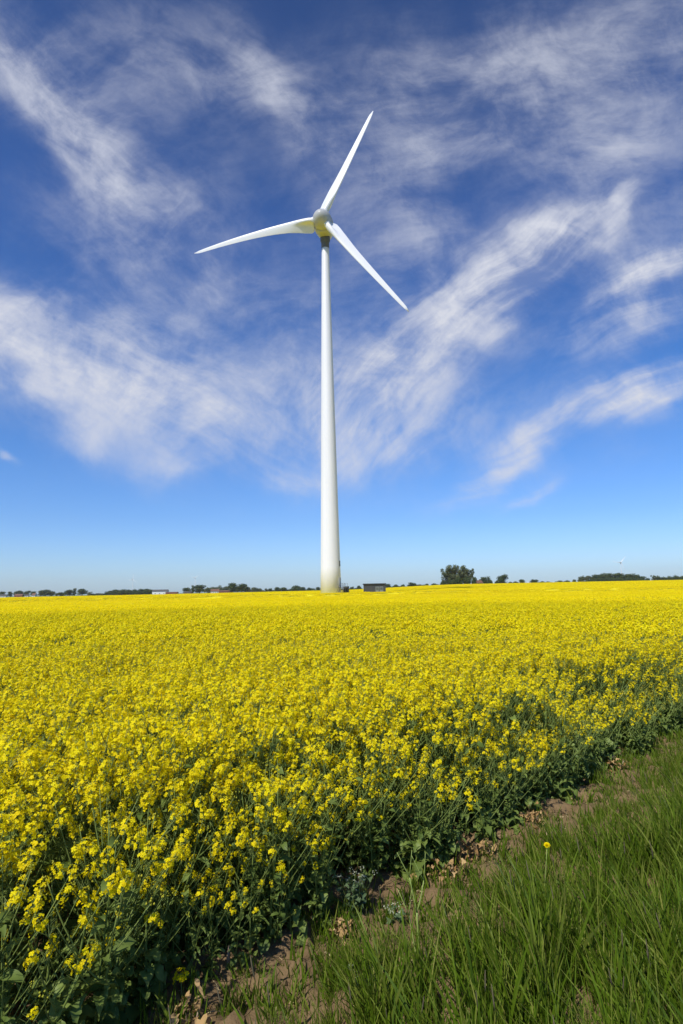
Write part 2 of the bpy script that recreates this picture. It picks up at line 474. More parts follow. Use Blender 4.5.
# ------------------------------------------------------------------ plants
def floret_cluster(mb, c, axis, rad, hgt, n, size, r, lod=0, m=0, mbud=1):
    """dome of four-petalled flowers round the tip of a raceme"""
    R = rot_to(axis)
    k = np.arange(n)
    zz = r.random(n) ** 0.8
    ph = k * 2.39996 + r.random(n) * .8
    rr = rad * np.sqrt(np.clip(1 - (zz * 0.75) ** 2, .08, 1)) * (0.75 + .35 * r.random(n))
    loc = np.stack([rr * np.cos(ph), rr * np.sin(ph), (zz - .45) * hgt], 1)
    nor = np.stack([np.cos(ph) * .8, np.sin(ph) * .8, .35 + zz * .9], 1) + r.normal(0, .25, (n, 3))
    nor /= np.linalg.norm(nor, axis=1)[:, None]
    loc = loc @ R.T + c; nor = nor @ R.T
    ref = r.normal(0, 1, (n, 3))
    A = np.cross(nor, ref); A /= np.linalg.norm(A, axis=1)[:, None]
    B = np.cross(nor, A)
    tint = r.random(n)
    sz = size * (.75 + .5 * r.random(n))
    if lod == 0:
        Q = []; T = []
        for p in range(4):
            a = p * np.pi / 2
            d = A * np.cos(a) + B * np.sin(a); e = -A * np.sin(a) + B * np.cos(a)
            s = sz[:, None]
            mid = loc + d * s * .32 + nor * s * .05
            Q.append(np.stack([loc, mid - e * s * .23, loc + d * s * .55 - nor * s * .02, mid + e * s * .23], 1)); T.append(tint)
        mb.quads(np.concatenate(Q), m, np.concatenate(T))
    else:
        s = sz[:, None] * .55
        Q = np.stack([loc - A * s, loc - B * s, loc + A * s, loc + B * s], 1)
        Q[:, 0] += nor * s * .3; Q[:, 2] += nor * s * .3
        mb.quads(Q, m, tint)


def bud_knot(mb, c, axis, r, m, n=5, s=.006):
    for i in range(n):
        p = np.asarray(c) + r.normal(0, s * 1.1, 3) + np.asarray(axis) * s
        v = [p + d * s * .7 for d in np.array([(1, 0, 0), (-1, 0, 0), (0, 1, 0), (0, -1, 0), (0, 0, 1.4), (0, 0, -1.4)])]
        mb.add(v, [(0, 2, 4), (2, 1, 4), (1, 3, 4), (3, 0, 4), (2, 0, 5), (1, 2, 5), (3, 1, 5), (0, 3, 5)], m, r.random())


def leaf(mb, base, az, length, width, droop, r, m=0, rise=.6, seg=6, lobed=True, tint=None):
    d = np.array([math.cos(az), math.sin(az), 0]); sd = np.array([-d[1], d[0], 0]); up = np.array([0, 0, 1.])
    t = np.linspace(0, 1, seg + 1)
    path = base + d * (length * t * (1 - .15 * t))[:, None] + up * (length * (rise * t - droop * t * t))[:, None]
    if lobed: w = width * (0.12 + .95 * np.sin(np.pi * np.clip(t, 0, 1) ** 1.35) ** .9) * (1 + .26 * r.normal(0, 1, seg + 1)) * (1 + .34 * np.cos(np.pi * np.arange(seg + 1)) * (t < .62))
    else: w = width * (0.1 + .9 * np.sin(np.pi * t ** .75))
    w[-1] = width * .04
    fold = .25 + .3 * r.random()
    wob = r.normal(0, .17, (seg + 1,)) * width
    L = path + sd * w[:, None] / 2 + up * (fold * w / 2 + wob)[:, None]
    Rr = path - sd * w[:, None] / 2 + up * (fold * w / 2 - wob)[:, None]
    V = np.concatenate([L, path, Rr]); k = seg + 1
    F = []
    for i in range(seg):
        F += [(i, i + 1, k + i + 1, k + i), (k + i, k + i + 1, 2 * k + i + 1, 2 * k + i)]
    mb.add(V, F, m, (r.random() if tint is None else tint) * .8 + .2 * r.random(len(V)))


def curve(p0, d0, length, bend, seg, r, wob=.01):
    d = np.asarray(d0, float); d = d / np.linalg.norm(d); p = np.asarray(p0, float); P = [p]
    for i in range(seg):
        d = d + np.asarray(bend) / seg + r.normal(0, wob, 3); d = d / np.linalg.norm(d)
        p = p + d * length / seg; P.append(p)
    return np.array(P)


def rape_variant(seed, kind):
    """returns stem mesh, leaf mesh, list of flower cluster meshes (all in plant space)"""
    r = np.random.default_rng(seed)
    stem, lf, cl = MB(), MB(), []
    H = {'full': 1.0, 'edge': .85, 'leafy': .52}[kind] * (0.93 + .14 * r.random())
    lean = np.array([r.normal(0, .05), r.normal(0, .05), 0])
    P = curve((0, 0, 0), (lean[0], lean[1], 1), H, r.normal(0, .12, 3) * [1, 1, 0], 9, r, .035)
    stem.tube(P, np.linspace(.0065, .002, 10), 5, 0, .35)
    tips = [(P[-1], P[-1] - P[-2])]
    nb = {'full': 7, 'edge': 9, 'leafy': 3}[kind]
    for b in range(nb):
        f = (.42 if kind == 'full' else .3) + (.48 if kind == 'full' else .55) * b / nb + r.random() * .05
        i = int(f * 9); p0 = P[i] + (P[i + 1] - P[i]) * (f * 9 - i)
        az = b * 2.4 + r.random()
        L = (H * (1 - f)) * (0.85 + .35 * r.random()) + .04
        Q = curve(p0, (math.cos(az) * .75, math.sin(az) * .75, .9), L, (0, 0, .5), 5, r, .03)
        stem.tube(Q, np.linspace(.0032, .0014, 6), 4, 0, .45)
        tips.append((Q[-1], Q[-1] - Q[-2]))
        leaf(lf, p0, az + r.normal(0, .3), .07 + .09 * r.random() * (1.4 - f), .022 + .02 * r.random(), .5, r, 0, .5, 4, False)
    nleaf = {'full': 9, 'edge': 18, 'leafy': 28}[kind]
    for b in range(nleaf):
        f = (b / nleaf) ** 1.2 * .62 + .03
        i = int(f * 9); p0 = P[i]
        L = (.115 if kind != 'full' else .13) * (1.1 - f) * (.6 + .8 * r.random())
        leaf(lf, p0, b * 2.4 + r.normal(0, .4), L, L * (.34 + .14 * r.random()), .55 + .5 * r.random(), r, 0, .75, 8)
    for i, (p, d) in enumerate(tips):
        d = d / np.linalg.norm(d)
        if kind == 'leafy' and r.random() < .75:
            bud_knot(stem, p, d, r, 1, 6); continue
        if kind == 'edge' and r.random() < .22:
            bud_knot(stem, p, d, r, 1, 6); continue
        big = (1.0 if i == 0 else .6 + .4 * r.random()) * (.8 if kind == 'edge' else 1)
        c = MB()
        floret_cluster(c, p - d * .02, d, .030 * big, .085 * big, int(25 * big), .0185, r)
        for q in range(4):
            a = r.random() * 6.28; o = p - d * (.035 + .035 * r.random()) + np.array([math.cos(a), math.sin(a), .3]) * .016
            floret_cluster(c, o, (math.cos(a), math.sin(a), .5), .004, .004, 1, .018, r)
        bud_knot(c, p + d * .022 * big, d, r, 1, 5, .0045)
        cl.append(c)
        # young pods below the raceme
        for q in range(int(5 + 4 * r.random())):
            a = r.random() * 6.28; o = p - d * (.035 + .1 * r.random())
            e = o + np.array([math.cos(a) * .035, math.sin(a) * .035, .028])
            stem.tube([o, (o + e) / 2, e], [.0007, .0011, .0006], 3, 0, .6, False)
    return stem.mesh('rape_stem', [M['stem'], M['bud']]), lf.mesh('rape_leaves', [M['leaf']]), \
        [c.mesh('rape_flower_cluster', [M['petal'], M['bud']], False) for c in cl]


def joined(name, stem, lf, cls):
    """one mesh from the pieces of a variant, for the crop"""
    import bmesh
    bm = bmesh.new()
    mats = [M['stem'], M['bud'], M['leaf'], M['petal']]
    lay_done = False
    me = bpy.data.meshes.new(name)
    V = []; F = []; FM = []; T = []; n = 0
    for src, mp in [(stem, [0, 1]), (lf, [2])] + [(c, [3, 1]) for c in cls]:
        nv = len(src.vertices); co = np.empty(nv * 3); src.vertices.foreach_get('co', co)
        tt = np.empty(nv, dtype=np.float32); src.attributes['tint'].data.foreach_get('value', tt)
        V.append(co.reshape(-1, 3)); T.append(tt)
        for p in src.polygons:
            F.append([i + n for i in p.vertices]); FM.append(mp[p.material_index])
        n += nv
    bm.free()
    me.from_pydata(np.concatenate(V).tolist(), [], F)
    for mm in mats: me.materials.append(mm)
    me.polygons.foreach_set('material_index', np.array(FM, dtype=np.int32))
    a = me.attributes.new('tint', 'FLOAT', 'POINT'); a.data.foreach_set('value', np.concatenate(T))
    return me


def rape_mid(seed):
    r = np.random.default_rng(seed); mb = MB()
    H = 1.0
    P = curve((0, 0, 0), (r.normal(0, .06), r.normal(0, .06), 1), H, (0, 0, 0), 4, r, .03)
    mb.tube(P, np.linspace(.006, .0025, 5), 3, 0, .35, False)
    tips = [(P[-1], P[-1] - P[-2])]
    for b in range(6):
        f = .5 + .4 * b / 6; i = int(f * 4); p0 = P[i] + (P[i + 1] - P[i]) * (f * 4 - i); az = b * 2.4 + r.random()
        Q = curve(p0, (math.cos(az) * .75, math.sin(az) * .75, .9), (1 - f) * (.85 + .4 * r.random()) + .03, (0, 0, .5), 2, r, .03)
        mb.tube(Q, [.003, .0022, .0016], 3, 0, .45, False); tips.append((Q[-1], Q[-1] - Q[-2]))
        leaf(mb, p0, az, .14, .04, .5, r, 2, .5, 2, False)
    for b in range(4):
        leaf(mb, P[1] * (.6 + .2 * b), b * 1.9, .2, .08, .6, r, 2, .7, 3)
    for i, (p, d) in enumerate(tips):
        d = d / np.linalg.norm(d); big = 1.0 if i == 0 else .65 + .4 * r.random()
        floret_cluster(mb, p - d * .01, d, .036 * big, .065 * big, int(17 * big), .024, r, 1, 3)
    return mb.mesh('rape_mid', [M['stem'], M['bud'], M['leaf'], M['petal']], False)


def rape_patch(seed, size, nclus, per, fs, rad, depth=.28):
    """a patch of crop top: flower clusters over short stems and upper leaves"""
    r = np.random.default_rng(seed); mb = MB()
    for k in range(nclus):
        c = np.array([(r.random() - .5) * size, (r.random() - .5) * size, 1.0 - depth * r.random() ** 1.6])
        floret_cluster(mb, c, (r.normal(0, .15), r.normal(0, .15), 1), rad, rad * 1.8, per, fs, r, 1, 1)
        e = c + np.array([r.normal(0, .03), r.normal(0, .03), -.35])
        w = rad * .13; a = r.random() * 6.28; q = np.array([math.cos(a) * w, math.sin(a) * w, 0])
        mb.add([c - q, c + q, e + q, e - q], [(0, 1, 2, 3)], 0, r.random())
        if k % 3 == 0:
            leaf(mb, c - [0, 0, .15 + .1 * r.random()], r.random() * 6.28, rad * 3.5, rad * 1.2, .6, r, 2, .4, 2, False)
    return mb.mesh('rape_patch', [M['stem'], M['petal'], M['leaf']], False)


# ------------------------------------------------------------------ scattering (for what nobody could count)
def scatter(obj, protos):
    """points of obj carry var / rot / scl; each prototype is instanced on the points with its number"""
    ng = bpy.data.node_groups.new(obj.name + '_scatter', 'GeometryNodeTree')
    ng.interface.new_socket('Geometry', in_out='INPUT', socket_type='NodeSocketGeometry')
    ng.interface.new_socket('Geometry', in_out='OUTPUT', socket_type='NodeSocketGeometry')
    gi = ng.nodes.new('NodeGroupInput'); go = ng.nodes.new('NodeGroupOutput')
    join = ng.nodes.new('GeometryNodeJoinGeometry')

    def named(nm, dt):
        n = ng.nodes.new('GeometryNodeInputNamedAttribute'); n.data_type = dt; n.inputs['Name'].default_value = nm
        return n.outputs['Attribute']
    var = named('var', 'INT'); rot = named('rot', 'FLOAT_VECTOR'); scl = named('scl', 'FLOAT_VECTOR')
    e2r = ng.nodes.new('FunctionNodeEulerToRotation'); ng.links.new(rot, e2r.inputs[0])
    for k, me in enumerate(protos):
        po = bpy.data.objects.new(me.name, me)
        oi = ng.nodes.new('GeometryNodeObjectInfo'); oi.inputs['Object'].default_value = po
        oi.inputs['As Instance'].default_value = False; oi.transform_space = 'ORIGINAL'
        cmp = ng.nodes.new('FunctionNodeCompare'); cmp.data_type = 'INT'; cmp.operation = 'EQUAL'
        ng.links.new(var, cmp.inputs[2]); cmp.inputs[3].default_value = k
        ip = ng.nodes.new('GeometryNodeInstanceOnPoints')
        ng.links.new(gi.outputs[0], ip.inputs['Points']); ng.links.new(cmp.outputs[0], ip.inputs['Selection'])
        ng.links.new(oi.outputs['Geometry'], ip.inputs['Instance'])
        ng.links.new(e2r.outputs[0], ip.inputs['Rotation']); ng.links.new(scl, ip.inputs['Scale'])
        ng.links.new(ip.outputs[0], join.inputs[0])
    ng.links.new(gi.outputs[0], join.inputs[0])
    ng.links.new(join.outputs[0], go.inputs[0])
    md = obj.modifiers.new('scatter', 'NODES'); md.node_group = ng


def point_attrs(me, var, rot, scl):
    a = me.attributes.new('var', 'INT', 'POINT'); a.data.foreach_set('value', np.asarray(var, dtype=np.int32))
    a = me.attributes.new('rot', 'FLOAT_VECTOR', 'POINT'); a.data.foreach_set('vector', np.asarray(rot, dtype=np.float32).ravel())
    a = me.attributes.new('scl', 'FLOAT_VECTOR', 'POINT'); a.data.foreach_set('vector', np.asarray(scl, dtype=np.float32).ravel())


def polar_pts(r0, r1, density, half=RAD(52)):
    n = int(half * (r1 * r1 - r0 * r0) * density)
    rr = np.sqrt(rng.random(n) * (r1 * r1 - r0 * r0) + r0 * r0); a = (rng.random(n) * 2 - 1) * half
    return rr * np.sin(a), rr * np.cos(a)


def canopy_mat():
    m, nt, out = mat('crop_canopy')
    geo = N(nt, 'ShaderNodeNewGeometry')
    n1 = noise(nt, geo.outputs['Position'], 7.0, 6, 0.7)
    n2 = noise(nt, geo.outputs['Position'], 0.12, 4, 0.6)
    f = math_(nt, 'ADD', n1, math_(nt, 'MULTIPLY', math_(nt, 'SUBTRACT', n2, .5), .35))
    c = ramp(nt, f, [(0.33, (0.12, 0.15, 0.03)), (0.43, (0.6, 0.48, 0.01)), (0.52, (0.90, 0.76, 0.004))])
    p = N(nt, 'ShaderNodeBsdfPrincipled'); nt.links.new(c, p.inputs['Base Color'])
    p.inputs['Roughness'].default_value = .8; p.inputs['Specular IOR Level'].default_value = .1
    nt.links.new(p.outputs[0], out.inputs[0])
    return m


FIELD_END = 445.0


def build_field():
    full = [rape_variant(100 + i, 'full') for i in range(6)]
    edge = [rape_variant(200 + i, 'edge') for i in range(5)]
    leafy = [rape_variant(300 + i, 'leafy') for i in range(5)]
    allv = full + edge + leafy
    protos = [joined('rape_plant', *v) for v in allv]
    n0 = len(protos)
    protos += [rape_mid(400 + i) for i in range(5)]; n1 = len(protos)
    protos += [rape_patch(500 + i, 1.0, 64, 6, .036, .037) for i in range(4)]; n2 = len(protos)
    protos += [rape_patch(600 + i, 2.6, 130, 5, .085, .085, .22) for i in range(4)]

    P = []; VAR = []; ROT = []; SCL = []
    # near plants
    x, y = polar_pts(0.5, 8.5, 54, RAD(75))
    s, t = st(x, y)
    keep = (s > 0.02) & (t > -5)
    xe = rng.uniform(-5, 8, 420); se = rng.uniform(.03, .6, 420)           # the crop edge stands thicker
    pe = EP[None] + ED[None] * xe[:, None] + EN[None] * se[:, None]
    x = np.concatenate([x[keep], pe[:, 0]]); y = np.concatenate([y[keep], pe[:, 1]]); s, t = st(x, y)
    keep = (y > .3) & (s > .01); x, y, s = x[keep], y[keep], s[keep]
    n = len(x)
    leafiness = np.clip(1.15 - s / (.38 + .38 * sstep(.2, 2.2, x)), 0, 1) * (.22 + .7 * sstep(-.2, 1.6, x))
    u = rng.random(n)
    isleaf = u < leafiness
    isedge = ~isleaf & (s < .45)
    var = np.where(isleaf, rng.integers(11, 16, n), np.where(isedge, rng.integers(6, 11, n), rng.integers(0, 6, n)))
    hs = np.where(isleaf, .75 + .45 * rng.random(n), np.where(isedge, .42 + .55 * rng.random(n), .80 + .22 * rng.random(n)))
    lean = np.where(s < .7, .26, .08)
    rx = rng.normal(0, .07, n) + lean * rng.random(n)           # towards the open side of the crop
    # euler XYZ: rotz first on the plant itself is not needed for the tilt axis, so tilt in the plant frame after a yaw
    rz = rng.random(n) * 6.28
    E3 = []
    out_ax = Vector((ED[0], ED[1], 0))
    for i in range(n):
        mtx = Matrix.Rotation(rx[i], 3, out_ax) @ Matrix.Rotation(rng.normal(0, .05), 3, Vector((EN[0], EN[1], 0))) @ Matrix.Rotation(rz[i], 3, 'Z')
        e = mtx.to_euler('XYZ'); E3.append((e.x, e.y, e.z))
    E3 = np.array(E3)
    pts = np.stack([x, y, np.full(n, -.005)], 1)
    # the ~280 that show largest become individual plants
    top = pts.copy(); top[:, 2] = hs * .8
    q = proj(top); base = proj(pts)
    vis = (q[:, 0] > -20) & (q[:, 0] < 703) & (q[:, 1] < 1040)
    d = np.linalg.norm(top - [0, 0, CAMZ], axis=1); d[~vis] = 1e9
    order = np.argsort(d)[:280]
    indiv = np.zeros(n, bool); indiv[order] = True
    names = {'full': ('tall flowering rapeseed plant with yellow flower heads standing in the near part of the crop', 'flowering rapeseed plants nearest the camera'),
             'edge': ('rapeseed plant with sparse yellow flowers leaning out along the near edge of the crop', 'sparsely flowered rapeseed plants along the crop edge'),
             'leafy': ('low leafy rapeseed plant with broad leaves at the border of the bare soil strip', 'low leafy rapeseed plants bordering the soil strip')}
    for i in order:
        k = int(var[i]); kind = 'full' if k < 6 else 'edge' if k < 11 else 'leafy'
        sm, lm, cm = allv[k]
        e = empty('rapeseed_plant', pts[i], 0, hs[i]); e.rotation_euler = E3[i]
        tag(e, names[kind][0], 'rapeseed plant', names[kind][1])
        link('stem', sm, e); link('leaves', lm, e)
        for c in cm: link('flower_cluster', c, e)
    r_ = ~indiv
    P.append(pts[r_]); VAR.append(var[r_]); ROT.append(E3[r_]); SCL.append(np.repeat(hs[r_, None], 3, 1))
    # middle distance
    x, y = polar_pts(8.5, 27, 19, RAD(60)); s, t = st(x, y); k = s > 0.05; x, y, s = x[k], y[k], s[k]; n = len(x)
    h = np.where(s < .5, .6 + .25 * rng.random(n), .88 + .17 * rng.random(n))
    P.append(np.stack([x, y, 0 * x], 1)); VAR.append(rng.integers(n0, n1, n))
    ROT.append(np.stack([rng.normal(0, .1, n), rng.normal(0, .1, n), rng.random(n) * 6.28], 1)); SCL.append(np.stack([h * 1.05, h * 1.05, h], 1))
    # far, then very far crop top
    for (ra, rb, dens, va, vb, sj) in ((26.5, 110, 1.25, n1, n2, 1.0), (108, FIELD_END, .24, n2, len(protos), 1.0)):
        x, y = polar_pts(ra, rb, dens, RAD(50)); s, t = st(x, y); k = s > 0.4; x, y = x[k], y[k]
        near_t = (x + 3.33) ** 2 + (y - 160) ** 2 < 5.0 ** 2
        near_k = (np.abs(x - KIOSK[0]) < 4.6) & (np.abs(y - KIOSK[1]) < 4.5)
        k = ~(near_t | near_k); x, y = x[k], y[k]; n = len(x)
        P.append(np.stack([x, y, terrain(x, y)], 1)); VAR.append(rng.integers(va, vb, n))
        ROT.append(np.stack([0 * x, 0 * x, rng.random(n) * 6.28], 1))
        hh = .96 + .1 * (rng.random(n) - .5); SCL.append(np.stack([np.ones(n), np.ones(n), hh], 1))
    P = np.concatenate(P); VAR = np.concatenate(VAR); ROT = np.concatenate(ROT); SCL = np.concatenate(SCL)
    # bumpy top of the crop beyond 26 m
    from mathutils import noise as mn
    rr = np.geomspace(24, FIELD_END, 260); aa = np.linspace(RAD(-52), RAD(52), 300)
    V = []
    for r in rr:
        for a in aa:
            X, Y = r * math.sin(a), r * math.cos(a)
            s, t = st(X, Y)
            V.append((X, Y, float(terrain(X, Y)) + (.80 + .07 * mn.noise(Vector((X * 1.3, Y * 1.3, 0)))) * float(sstep(0.0, 1.0, s)) - .02))
    V = np.array(V); na = len(aa)
    F = []
    sv, _ = st(V[:, 0], V[:, 1]); ok = sv > 0
    for i in range(len(rr) - 1):
        for j in range(na - 1):
            a, b, c, d = i * na + j, (i + 1) * na + j, (i + 1) * na + j + 1, i * na + j + 1
            if ok[a] or ok[c]: F.append((a, d, c, b))
    me = bpy.data.meshes.new('rapeseed_field')
    me.from_pydata(np.concatenate([V, P]).tolist(), [], F)
    me.materials.append(canopy_mat())
    me.polygons.foreach_set('use_smooth', np.full(len(F), True))
    nV = len(V)
    point_attrs(me, np.concatenate([np.full(nV, -1), VAR]), np.concatenate([np.zeros((nV, 3)), ROT]), np.concatenate([np.ones((nV, 3)), SCL]))
    me.update()
    o = link('rapeseed_field', me)
    tag(o, 'bright yellow flowering rapeseed crop stretching to the horizon', 'crop field', kind='stuff')
    scatter(o, protos)
    print('FIELD points', len(P))


# ------------------------------------------------------------------ grass
def grass_tuft(seed, nb, hmin, hmax, spread, heads=0):
    r = np.random.default_rng(seed); mb = MB()
    for b in range(nb):
        a = r.random() * 6.28; rr = spread * math.sqrt(r.random())
        p = np.array([rr * math.cos(a), rr * math.sin(a), 0])
        L = hmin + (hmax - hmin) * r.random(); az = r.random() * 6.28
        d0 = (math.cos(az) * .17 - .07, math.sin(az) * .17, 1)
        bend = np.array([math.cos(az) * .45 - .26, math.sin(az) * .45, -.3]) * (.2 + 1.0 * r.random() ** 1.5)
        P = curve(p, d0, L, bend, 5, r, .03)
        w = (.0022 + .0040 * r.random() ** 1.5) * np.array([.8, 1, 1, .85, .6, .06])
        th = r.random() * 6.28; q = np.array([math.cos(th), math.sin(th), 0])
        Vv = np.concatenate([P - q * w[:, None], P + q * w[:, None]])
        t0 = r.random() ** 1.1 * .85; t0 = t0 if r.random() > .07 else 1.2
        mb.add(Vv, [(i, i + 1, 7 + i, 6 + i) for i in range(5)], 0, np.concatenate([np.linspace(t0 - .15, t0 + .2, 6)] * 2))
    for b in range(heads):
        az = r.random() * 6.28
        P = curve((r.normal(0, spread * .5), r.normal(0, spread * .5), 0), (math.cos(az) * .1 - .08, math.sin(az) * .1, 1), hmax * 1.15, (-.15, 0, -.1), 6, r, .03)
        mb.tube(P, np.linspace(.0016, .0009, 7), 3, 0, .7, False)
        d = P[-1] - P[-2]; d /= np.linalg.norm(d)
        mb.tube([P[-1], P[-1] + d * .015, P[-1] + d * .04, P[-1] + d * .06], [.0008, .0022, .002, .0006], 5, 1, r.random())
    return mb.mesh('grass_tuft', [M['grass'], M['grass_head']], True)


def build_grass():
    protos = [grass_tuft(700 + i, 26, .2, .42, .08, 1 if i == 3 else 0) for i in range(6)]
    protos += [grass_tuft(720 + i, 18, .05, .16, .07) for i in range(3)]      # short, thin grass at the soil strip
    P = []; VAR = []; SCL = []
    x = rng.random(36000) * 14 - 3; y = rng.random(36000) * 14 - 1.0
    s, t = st(x, y)
    dn = rng.random(len(x))
    from mathutils import noise as mn
    cl = np.array([mn.noise(Vector((a * 2.1, b * 2.1, 0))) + .6 * mn.noise(Vector((a * 6.5, b * 6.5, 3))) for a, b in zip(x, y)])
    w = s + .10 * np.sin(x * 5.3) * np.cos(y * 4.1) + .06 * np.sin(x * 13 + y * 9)
    tall = (w < -.29) & (w > -7) & (dn < .84 + .6 * cl); mid = (w >= -.29) & (w < -.02) & (dn < .75)
    short = (w >= -.40) & (w < .04) & (dn < .75)
    for k, va, vb, a, b in ((tall, 0, 6, .62, .48), (mid, 0, 6, .3, .3), (short, 6, 9, .6, .6)):
        n = int(k.sum()); P.append(np.stack([x[k], y[k], np.full(n, .0)], 1)); VAR.append(rng.integers(va, vb, n))
        SCL.append((a + b * rng.random(n) + (.3 * cl[k] if va == 0 else 0)) * (np.where(va == 0, .46 + .54 * sstep(.25, .95, np.abs(w[k])), 1.0)))
    # verge running on beside the field
    x2 = rng.random(9000) * 45 + 2; s2 = -.35 - rng.random(9000) * 9
    p = EP[None] + ED[None] * x2[:, None] + EN[None] * s2[:, None]
    k = (p[:, 0] > 11) | (p[:, 1] > 13); p = p[k]
    P.append(np.stack([p[:, 0], p[:, 1], 0 * p[:, 0]], 1)); VAR.append(rng.integers(0, 6, len(p))); SCL.append(1.0 + .6 * rng.random(len(p)))
    P = np.concatenate(P); VAR = np.concatenate(VAR); SCL = np.concatenate(SCL); n = len(P)
    me = bpy.data.meshes.new('meadow_grass'); me.from_pydata(P.tolist(), [], [])
    # tufts keep the lean of the wind, so they turn only a little
    point_attrs(me, VAR, np.stack([rng.normal(0, .08, n), rng.normal(0, .08, n), rng.normal(0, .7, n)], 1), np.repeat(SCL[:, None], 3, 1))
    o = link('meadow_grass', me); tag(o, 'long green grass of the verge beside the bare soil strip', 'grass', kind='stuff')
    scatter(o, protos)


def build_clods():
    protos = []
    for i in range(4):
        r = np.random.default_rng(800 + i); mb = MB()
        a = np.array([(1, 0, 0), (-1, 0, 0), (0, 1, 0), (0, -1, 0), (0, 0, 1), (0, 0, -1), (.7, .7, .3), (-.7, .6, .4), (.6, -.7, .3), (-.7, -.7, .3)], float)
        import bmesh
        bm = bmesh.new()
        for v in a: bm.verts.new(v * (.6 + .6 * r.random()))
        bmesh.ops.convex_hull(bm, input=bm.verts)
        me = bpy.data.meshes.new('clod'); bm.to_mesh(me); bm.free(); me.materials.append(M['soil']); protos.append(me)
    for i in range(3):                                   # bits of straw and dry stalk
        r = np.random.default_rng(850 + i); mb = MB()
        Q = curve((-.5, 0, 0), (1, r.normal(0, .1), .25), 1.0, (0, r.normal(0, .4), -.5), 4, r, .1)
        mb.tube(Q, [.03, .035, .03, .025, .012], 4, 0, r.random())
        protos.append(mb.mesh('straw', [M['straw']]))
    n = 5200
    t = rng.random(n) * 14 - 4; q = rng.normal(-.2, .22, n)
    p = EP[None] + ED[None] * t[:, None] + EN[None] * q[:, None]
    me = bpy.data.meshes.new('soil_clods'); me.from_pydata(np.stack([p[:, 0], p[:, 1], np.full(n, .035)], 1).tolist(), [], [])
    kind = np.where(rng.random(n) < .35, rng.integers(4, 7, n), rng.integers(0, 4, n)); straw = kind > 3
    rot = rng.random((n, 3)) * 6.28; rot[straw, :2] = rng.normal(0, .25, (int(straw.sum()), 2))
    sz = np.where(straw, .03 + .10 * rng.random(n), .004 + .026 * rng.random(n) ** 3)
    point_attrs(me, kind, rot, sz[:, None] * np.ones((1, 3)))
    o = link('soil_clods', me); tag(o, 'loose clods and straw bits on the bare soil strip', 'soil', kind='stuff')
    scatter(o, protos)


def gpoint(X, Y, z=0.0):
    r = ray(X, Y); t = (z - CAMZ) / r[2]
    return np.array([r[0] * t, r[1] * t, z])


